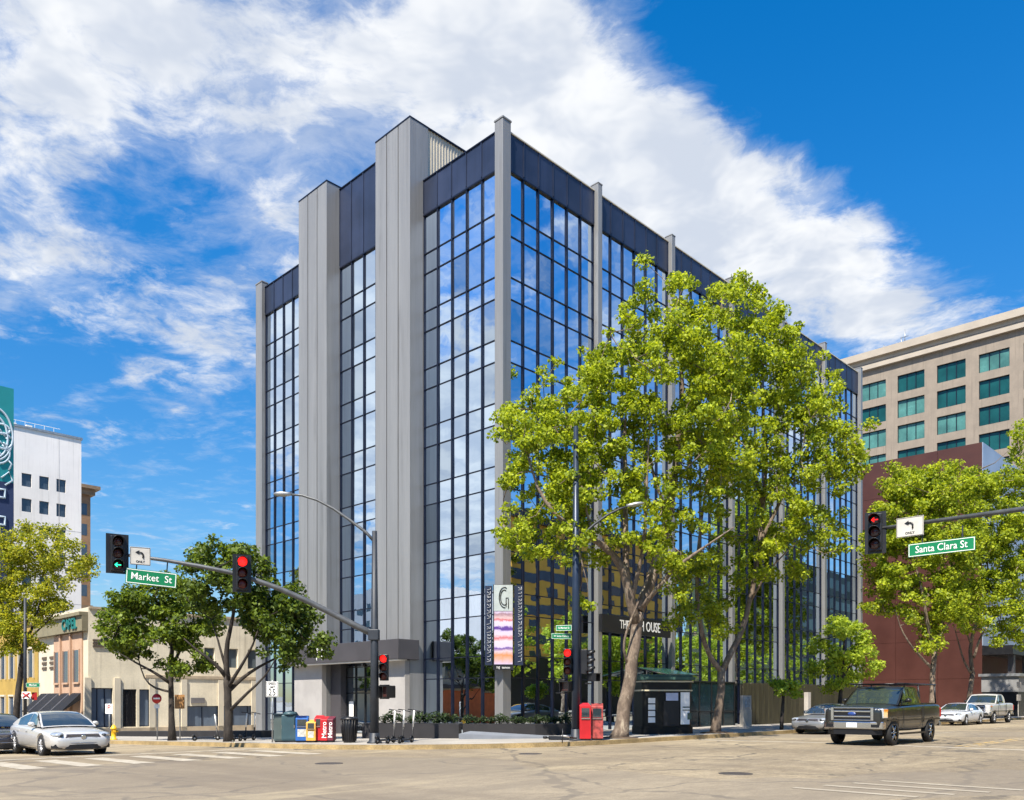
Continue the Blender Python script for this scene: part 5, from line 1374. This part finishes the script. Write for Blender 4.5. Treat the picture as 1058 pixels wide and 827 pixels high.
# ------------------------------------------------------------------ vehicles (local x forward, y left)
def apply_bool(o, cutters):
    for c in cutters:
        md = o.modifiers.new('cut', 'BOOLEAN'); md.operation = 'DIFFERENCE'; md.object = c; md.solver = 'EXACT'
    dg = bpy.context.evaluated_depsgraph_get(); dg.update()
    me = bpy.data.meshes.new_from_object(o.evaluated_get(dg)); me.name = o.data.name
    o.modifiers.clear(); o.data = me
    for c in cutters: bpy.data.objects.remove(c)
def paint(name, c, metal=.4, rough=.28):
    if name in _cache: return _cache[name]
    m, nt, b = new_mat(name)
    tc = nt.n('ShaderNodeTexCoord').outputs['Object']; z = nt.n('ShaderNodeSeparateXYZ', {0: tc}).outputs[2]
    dust = nt.m('MULTIPLY', nt.m('SUBTRACT', 1.0, nt.smooth(z, .2, .75)), nt.m('MULTIPLY_ADD', nt.noise(tc, 6, 4, .6), .5, .1))
    nt.put(b.inputs['Base Color'], nt.mix(dust, c4(c), (.20, .17, .13, 1)))
    b.inputs['Metallic'].default_value = metal; b.inputs['Roughness'].default_value = rough; b.inputs['Coat Weight'].default_value = .7; b.inputs['Coat Roughness'].default_value = .04
    _cache[name] = m; return m
M_HL = mat('headlight_glass', (.62, .65, .68), .08, .6, .1, 8, coat=1.0); M_TL = mat('taillight_red', (.35, .01, .01), .2, 0, .1, coat=.6)
M_AMB = mat('amber_lens', (.7, .22, .02), .25, 0, .1)
def make_car(name, label, cat, spec, pm, loc, rz, group=None, rimm=None):
    t = thing(name, label, cat, loc, rz, group)
    L2, rings = spec['L'] / 2, []
    for (x, hw, zb, zs, zt) in spec['st']:
        half = [(0, zb), (hw * .84, zb), (hw * .97, zb + .09), (hw, zb + (zs - zb) * .52), (hw * .985, zs - .05), (hw * .93, zs + .005), (hw * .60, zt - .012), (0, zt)]
        rings.append([(x, y, z) for y, z in half] + [(x, -y, z) for y, z in half[-2:0:-1]])
    b = MB(); b.loft(rings); body = b.build('body', pm, t)
    sd_ = body.modifiers.new('sub', 'SUBSURF'); sd_.levels = 2; sd_.render_levels = 2
    R = spec['R']; cut = []
    for x in spec['wx']:
        for s in (1, -1):
            c = MB(); y0 = s * (spec['W']/2 - .30); y1 = s * (spec['W']/2 + .3)
            c.tube([(x, y0, R), (x, y1, R)], R + .055, 24); o = c.build('cutter', pm); o.matrix_world = Matrix.Identity(4)
            cut.append(o)
    body.parent = None
    apply_bool(body, cut); body.parent = t
    # wheels
    for x in spec['wx']:
        for s in (1, -1):
            yo = s * (spec['W']/2 - .015); w = .22
            m = MB(); m.lathe((x, yo - s * w/2, R), [(R * .66, -w/2), (R * .93, -w/2), (R, -w/2 + .03), (R, w/2 - .03), (R * .93, w/2), (R * .66, w/2)], 28, 'y', False); wh = m.build('wheel', M_RUB, t)
            m = MB(); yf = yo - s * .012
            m.lathe((x, yf, R), [(R * .62, 0), (R * .68, s * .006), (R * .70, -s * .02)], 28, 'y', False)
            for k in range(spec.get('spokes', 10)):
                a = 2 * math.pi * k / spec.get('spokes', 10); d = Vector((math.cos(a), 0, math.sin(a)))
                c_ = Vector((x, yf - s * .008, R)); m.tube([c_ + d * R * .12, c_ + d * R * .64], [R * .055, R * .045], 6)
            m.lathe((x, yf, R), [(R * .18, -s * .02), (R * .17, s * .006), (.001, s * .01)], 16, 'y'); m.build('rim', rimm or M_RIM, wh)
            m = MB(); m.lathe((x, yf - s * .05, R), [(R * .66, 0), (.001, 0)], 20, 'y'); m.build('brake_disc', M_BLACK, wh)
    # cabin
    cb = spec['cab']                     # (x, z, halfwidth) along the top profile from windscreen base to rear glass base
    zb, bw = spec['belt'], spec['bw']
    cum = [0]
    for p, q in zip(cb, cb[1:]): cum.append(cum[-1] + math.hypot(q[0] - p[0], q[1] - p[1]))
    def S(s):
        d = s * cum[-1]
        for k in range(len(cb) - 1):
            if d <= cum[k+1] + 1e-9:
                f = (d - cum[k]) / (cum[k+1] - cum[k]); return [cb[k][j] + (cb[k+1][j] - cb[k][j]) * f for j in range(3)]
        return list(cb[-1])
    def top(s, q, off=0.0):
        x, z, w = S(s); 
        e = .5e-2; a, c = S(max(0, s - e)), S(min(1, s + e)); tx, tz = c[0] - a[0], c[1] - a[1]; ln = math.hypot(tx, tz) or 1
        nx, nz = tz / ln, -tx / ln
        if nz < 0: nx, nz = -nx, -nz
        return (x + nx * off, q * w, z + .035 * (1 - q * q) + nz * off)
    def side(s, h, sg, off=0.0):
        x, z, w = S(s); zz_ = zb + (z - zb) * h; y = bw + (w - bw) * ((zz_ - zb) / max(spec['zr'] - zb, .01))
        return (x, sg * (y + off), zz_)
    c = MB(); c.grid(lambda s, q: top(s, q * 2 - 1), 40, 10)
    for sg in (1, -1): c.grid(lambda s, h: side(s, h, sg), 40, 4)
    c.build('roof', pm, t)
    s1, s2, s3 = spec['gs']              # end of windscreen, start and end of rear glass
    m = MB(); m.grid(lambda a, q: top(.015 + (s1 - .02) * a, (q * 2 - 1) * .93, .006), 10, 10); m.build('windscreen', M_CARGL, t)
    m = MB(); m.grid(lambda a, q: top(s2 + (s3 - s2) * a, (q * 2 - 1) * .88, .006), 8, 8); m.build('rear_window', M_CARGL, t)
    for sg in (1, -1):
        for a0, a1 in spec['sw']:
            m = MB(); m.grid(lambda a, h: side(a0 + (a1 - a0) * a, .07 + .82 * h, sg, .006), 12, 3); m.build('side_window', M_CARGL, t)
        m = MB(); mx, mz = spec['mir']; y = sg * (bw + .14)
        m.loft([[(mx + dx, y + math.cos(a) * .10 * k, mz + math.sin(a) * .075 * k) for a in [2*math.pi*q/10 for q in range(10)]] for dx, k in ((.08, .45), (.03, .95), (-.06, 1.0), (-.07, .9))]); mo = m.build('mirror', pm if spec.get('mirbody') else M_BLACK, t)
        m = MB(); m.tube([(mx, sg * (bw - .02), mz - .06), (mx, y, mz - .02)], .025, 6); m.build('bracket', M_BLACK, mo)
        for hx in spec['hand']:
            m = MB(); m.box(hx - .10, sg * (spec['W']/2 - .012), zb - .16, hx + .10, sg * (spec['W']/2 + .012), zb - .13); m.build('handle', M_CHROME if spec.get('chrome') else pm, t)
    spec['detail'](t, pm)
    return t
def plate(t, x, z, s=1, txt=None):
    m = MB(); m.box(x, -.16, z - .08, x + .012 * s, .16, z + .08); m.build('number_plate', M_WHITE, t)
def blob(t, name, m_, c, r, par=None):
    m = MB(); n = 10
    m.lathe((0, 0, 0), [(max(math.sin(math.pi * k / n), .001), -math.cos(math.pi * k / n)) for k in range(n + 1)], 18)
    m.v = [(c[0] + p[0] * r[0], c[1] + p[1] * r[1], c[2] + p[2] * r[2]) for p in m.v]; return m.build(name, m_, par or t)
def det_sedan(t, pm):
    for sg in (1, -1):
        hl = blob(t, 'headlight', M_HL, (2.15, sg * .655, .675), (.29, .185, .088)); blob(t, 'lens_cell', mat('lamp_dark', (.05, .055, .06), .15, .3), (2.235, sg * .62, .668), (.225, .10, .06), hl)
        blob(t, 'taillight', M_TL, (-2.33, sg * .62, .80), (.14, .18, .09))
        m = MB(); m.prism([(2.30, sg * .62), (2.425, sg * .58), (2.385, sg * .76), (2.22, sg * .84)], .27, .40); m.build('air_intake', M_BLACK, t)
    g = MB(); g.loft([[(2.405 + dx, y, .60 + (z - .60) * k) for y, z in ((-.44 * k, .50), (.44 * k, .50), (.50 * k, .60), (.44 * k, .70), (-.44 * k, .70), (-.50 * k, .60))] for dx, k in ((-.1, 1), (.035, 1))], False); go = g.build('grille', mat('grille_dark', (.10, .09, .11), .4, .4), t)
    b = MB()
    for k in range(4): b.box(2.44, -.40, .535 + k * .042, 2.452, .40, .545 + k * .042)
    b.build('grille_bar', M_CHROME, go)
    m = MB(); m.tube([(2.30, -.80, .435), (2.44, -.55, .435), (2.486, 0, .435), (2.44, .55, .435), (2.30, .80, .435)], .012, 6); m.build('bumper_strip', M_CHROME, t)
    m = MB(); m.lathe((2.458, 0, .61), [(.075, -.01), (.075, .008), (.06, .01), (.001, .004)], 18, 'x'); m.build('emblem', M_CHROME, go)
    m = MB(); m.prism([(2.30, -.56), (2.445, -.50), (2.478, -.30), (2.478, .30), (2.445, .50), (2.30, .56)], .25, .385); m.build('air_intake', M_BLACK, t)
    m = MB(); m.box(-1.2, -.935, .22, 1.2, -.93, .27); m.box(-1.2, .93, .22, 1.2, .935, .27); m.build('sill_trim', M_CHROME, t)
SED = dict(L=4.9, W=1.86, R=.335, wx=(1.44, -1.42), belt=.90, bw=.80, zr=1.34, zrl=1.3,
 st=[(2.47,.55,.33,.50,.56),(2.43,.74,.24,.60,.665),(2.25,.87,.20,.68,.745),(1.9,.915,.19,.735,.80),(1.4,.93,.19,.785,.855),(.95,.93,.18,.83,.90),(.2,.93,.18,.88,.93),(-.6,.93,.18,.905,.95),(-1.3,.93,.19,.92,.965),(-1.9,.91,.22,.91,.955),(-2.25,.86,.27,.87,.91),(-2.42,.76,.32,.76,.80),(-2.47,.58,.40,.62,.66)],
 cab=[(1.12,.885,.80),(.75,1.08,.735),(.25,1.285,.62),(-.15,1.345,.585),(-.6,1.34,.58),(-1.05,1.27,.60),(-1.55,1.12,.67),(-2.02,.945,.76)],
 gs=(.34,.66,.96), sw=((.16,.475),(.49,.80)), mir=(.62,.98), hand=(.0,-.95), mirbody=True, detail=det_sedan, spokes=10)
def det_hatch(t, pm):
    det_sedan(t, pm)
def det_truck(t, pm):
    # bed well, grille, bumpers, lamps, rack
    m = MB(); m.box(-2.72, -.80, 1.315, -.95, .80, 1.39); m.build('bed_liner', M_BLACK, t)
    g = MB(); g.box(2.66, -.70, .82, 2.80, .70, 1.25); go = g.build('grille', M_BLACK, t, .02)
    b = MB()
    for z in (.95, 1.12): b.box(2.795, -.60, z - .026, 2.825, .60, z + .026)
    b.box(2.79, -.70, .82, 2.83, -.605, 1.25); b.box(2.79, .605, .82, 2.83, .70, 1.25); b.box(2.79, -.604, 1.215, 2.82, .604, 1.25); b.box(2.79, -.604, .82, 2.82, .604, .85); b.build('grille_bar', M_CHROME, go, .008)
    m = MB(); m.lathe((2.825, 0, .99), [(.001, .006), (.13, .004), (.14, -.01)], 20, 'x'); m.v = [(p[0], p[1], 1.035 + (p[2] - .99) * .48) for p in m.v]; m.build('emblem', mat('badge_blue', (.02, .05, .2), .3), go)
    for sg in (1, -1):
        m = MB(); m.prism([(2.50, sg * .74), (2.79, sg * .73), (2.70, sg * .97), (2.40, sg * 1.0)], .90, 1.21); h = m.build('headlight', M_HL, t, .02)
        m = MB(); m.prism([(2.52, sg * .99), (2.66, sg * .965), (2.665, sg * .985), (2.42, sg * 1.014)], 1.12, 1.19); m.build('indicator', M_AMB, h)
        m = MB(); m.box(-2.80, sg * .86, .88, -2.72, sg * .99, 1.22); m.build('taillight', M_TL, t, .015)
        m = MB(); m.box(2.775, sg * .62, .60, 2.83, sg * .86, .70); m.build('fog_lamp', M_BLACK, t)
        m = MB(); m.box(-1.0, sg * .94, .34, 1.25, sg * 1.03, .40); m.build('side_step', M_BLACK, t)
    m = MB(); m.prism([(2.55, -1.0), (2.74, -.98), (2.83, -.60), (2.83, .60), (2.74, .98), (2.55, 1.0)], .54, .79); m.build('front_bumper', M_CHROME, t, .03)
    m = MB(); m.prism([(2.60, -.9), (2.79, -.62), (2.79, .62), (2.60, .9)], .36, .535); m.build('air_dam', M_BLACK, t)
    m = MB(); m.box(2.832, -.17, .60, 2.845, .17, .75); m.build('number_plate', M_WHITE, t)
    m = MB(); m.box(-2.95, -.95, .55, -2.78, .95, .72); m.build('rear_bumper', M_CHROME, t, .03)
    m = MB()
    for sg in (1, -1):
        m.tube([(-2.6, sg * .86, 1.37), (-2.6, sg * .80, 2.05)], .028, 6); m.tube([(-.92, sg * .88, 1.37), (-.9, sg * .80, 2.05)], .028, 6); m.tube([(-2.75, sg * .80, 2.05), (1.0, sg * .80, 2.05)], .03, 6)
        m.tube([(.3, sg * .80, 2.05), (.3, sg * .76, 1.93)], .025, 6)
    for x in (-2.6, -.9, .3): m.tube([(x, -.80, 2.05), (x, .80, 2.05)], .026, 6)
    m.build('ladder_rack', M_BLACK, t)
    for sg in (1, -1):
        m = MB(); y0, y1 = sg * 1.004, sg * 1.0145
        for x in (1.02, -.74): m.box(x - .006, y0, .52, x + .006, y1, 1.28)
        m.box(-.734, y0, .52, 1.014, y1, .532); m.build('door_gap', M_RUB, t)
        m = MB(); m.box(-.92, sg * 1.0, .70, -.90, sg * 1.016, 1.31); m.build('bed_gap', M_RUB, t)
        m = MB(); m.box(-2.6, sg * 1.006, .80, 2.4, sg * 1.020, .85); m.build('side_moulding', M_BLACK, t)
TRK = dict(L=5.7, W=2.02, R=.42, wx=(1.82, -1.68), belt=1.32, bw=.93, zr=1.92,
 st=[(2.80,.86,.50,1.17,1.24),(2.76,.95,.48,1.21,1.28),(2.5,1.0,.46,1.24,1.315),(1.9,1.01,.46,1.27,1.345),(1.2,1.01,.44,1.29,1.36),(.4,1.01,.42,1.31,1.36),(-.4,1.01,.42,1.33,1.36),(-1.2,1.01,.44,1.34,1.37),(-2.0,1.01,.48,1.35,1.38),(-2.6,1.0,.52,1.35,1.38),(-2.77,.97,.54,1.33,1.36),(-2.80,.93,.58,1.25,1.30)],
 cab=[(1.28,1.315,.91),(.98,1.53,.88),(.66,1.78,.83),(.40,1.92,.785),(-.10,1.955,.775),(-.45,1.95,.785),(-.72,1.90,.80),(-.80,1.62,.86),(-.84,1.33,.90)],
 gs=(.335,.76,.95), sw=((.10,.47),(.49,.69)), mir=(.80,1.48), hand=(-.5,), chrome=True, detail=det_truck, spokes=6)
def on_road(u, v): return W(u, v, gz(v) + .006)
def road_uv(px, v): u = on_v(px, v); return u
S_SIL = paint('silver_paint', (.60, .59, .57), .3, .28)
# silver saloon coming down Market St
ref = PX(60, 776, 27.3); u, v = UV(ref.x, ref.y)
sil = make_car('saloon_car', 'silver saloon car with chrome grille turning in from the left street', 'car', SED, S_SIL, on_road(u, v), ANG - math.pi/2 - .02)
u2, v2 = UV(PX(-8, 770, 29.5).x, 29.5)
dk = make_car('saloon_car', 'dark blue saloon car cut by the left edge behind the silver car', 'car', SED, paint('dark_blue_paint', (.012, .016, .035)), on_road(u2, v2), ANG - math.pi/2)
ref = PX(914, 766, 29.6); u, v = UV(ref.x, ref.y)
trk = make_car('pickup_truck', 'dark green black pickup truck with chrome bumper and ladder rack driving towards us', 'pickup truck', TRK, paint('dark_green_paint', (.012, .012, .011), .0, .3), on_road(u, v), ANG + math.pi, None, M_CHROME)
def parked(kind, label, px, v, pm, name='parked_car', cat='car'):
    u = on_v(px, v); return make_car(name, label, cat, kind, pm, on_road(u, v), ANG + math.pi, 'cars parked along the right kerb')
TRK2 = dict(TRK); 
parked(SED, 'grey saloon parked at the kerb half hidden behind the dark pickup', 858, -9.9, paint('grey_paint', (.30, .31, .33), .5))
parked(SED, 'white saloon parked between the dark pickup bed and the silver pickup', 990, -9.9, paint('white_car_paint', (.66, .70, .78), .1))
def det_truck2(t, pm):
    det_truck(t, pm)
    for o in list(t.children):
        if o.name.startswith('ladder_rack'): bpy.data.objects.remove(o)
TRK2['detail'] = det_truck2
parked(TRK2, 'silver pickup truck parked farthest along the right kerb', 1019, -9.9, S_SIL, 'pickup_truck', 'pickup truck')
for k, (u, v, c) in enumerate(((-4.5, -26.9, (.55, .56, .58)), (12, -26.9, (.04, .22, .20)))):
    make_car('parked_car', ('pale car', 'teal car')[k] + ' parked across the street, mirrored low in the right glass facade', 'car', SED, paint('mirrored_paint_%d' % k, c), on_road(u, v), ANG)
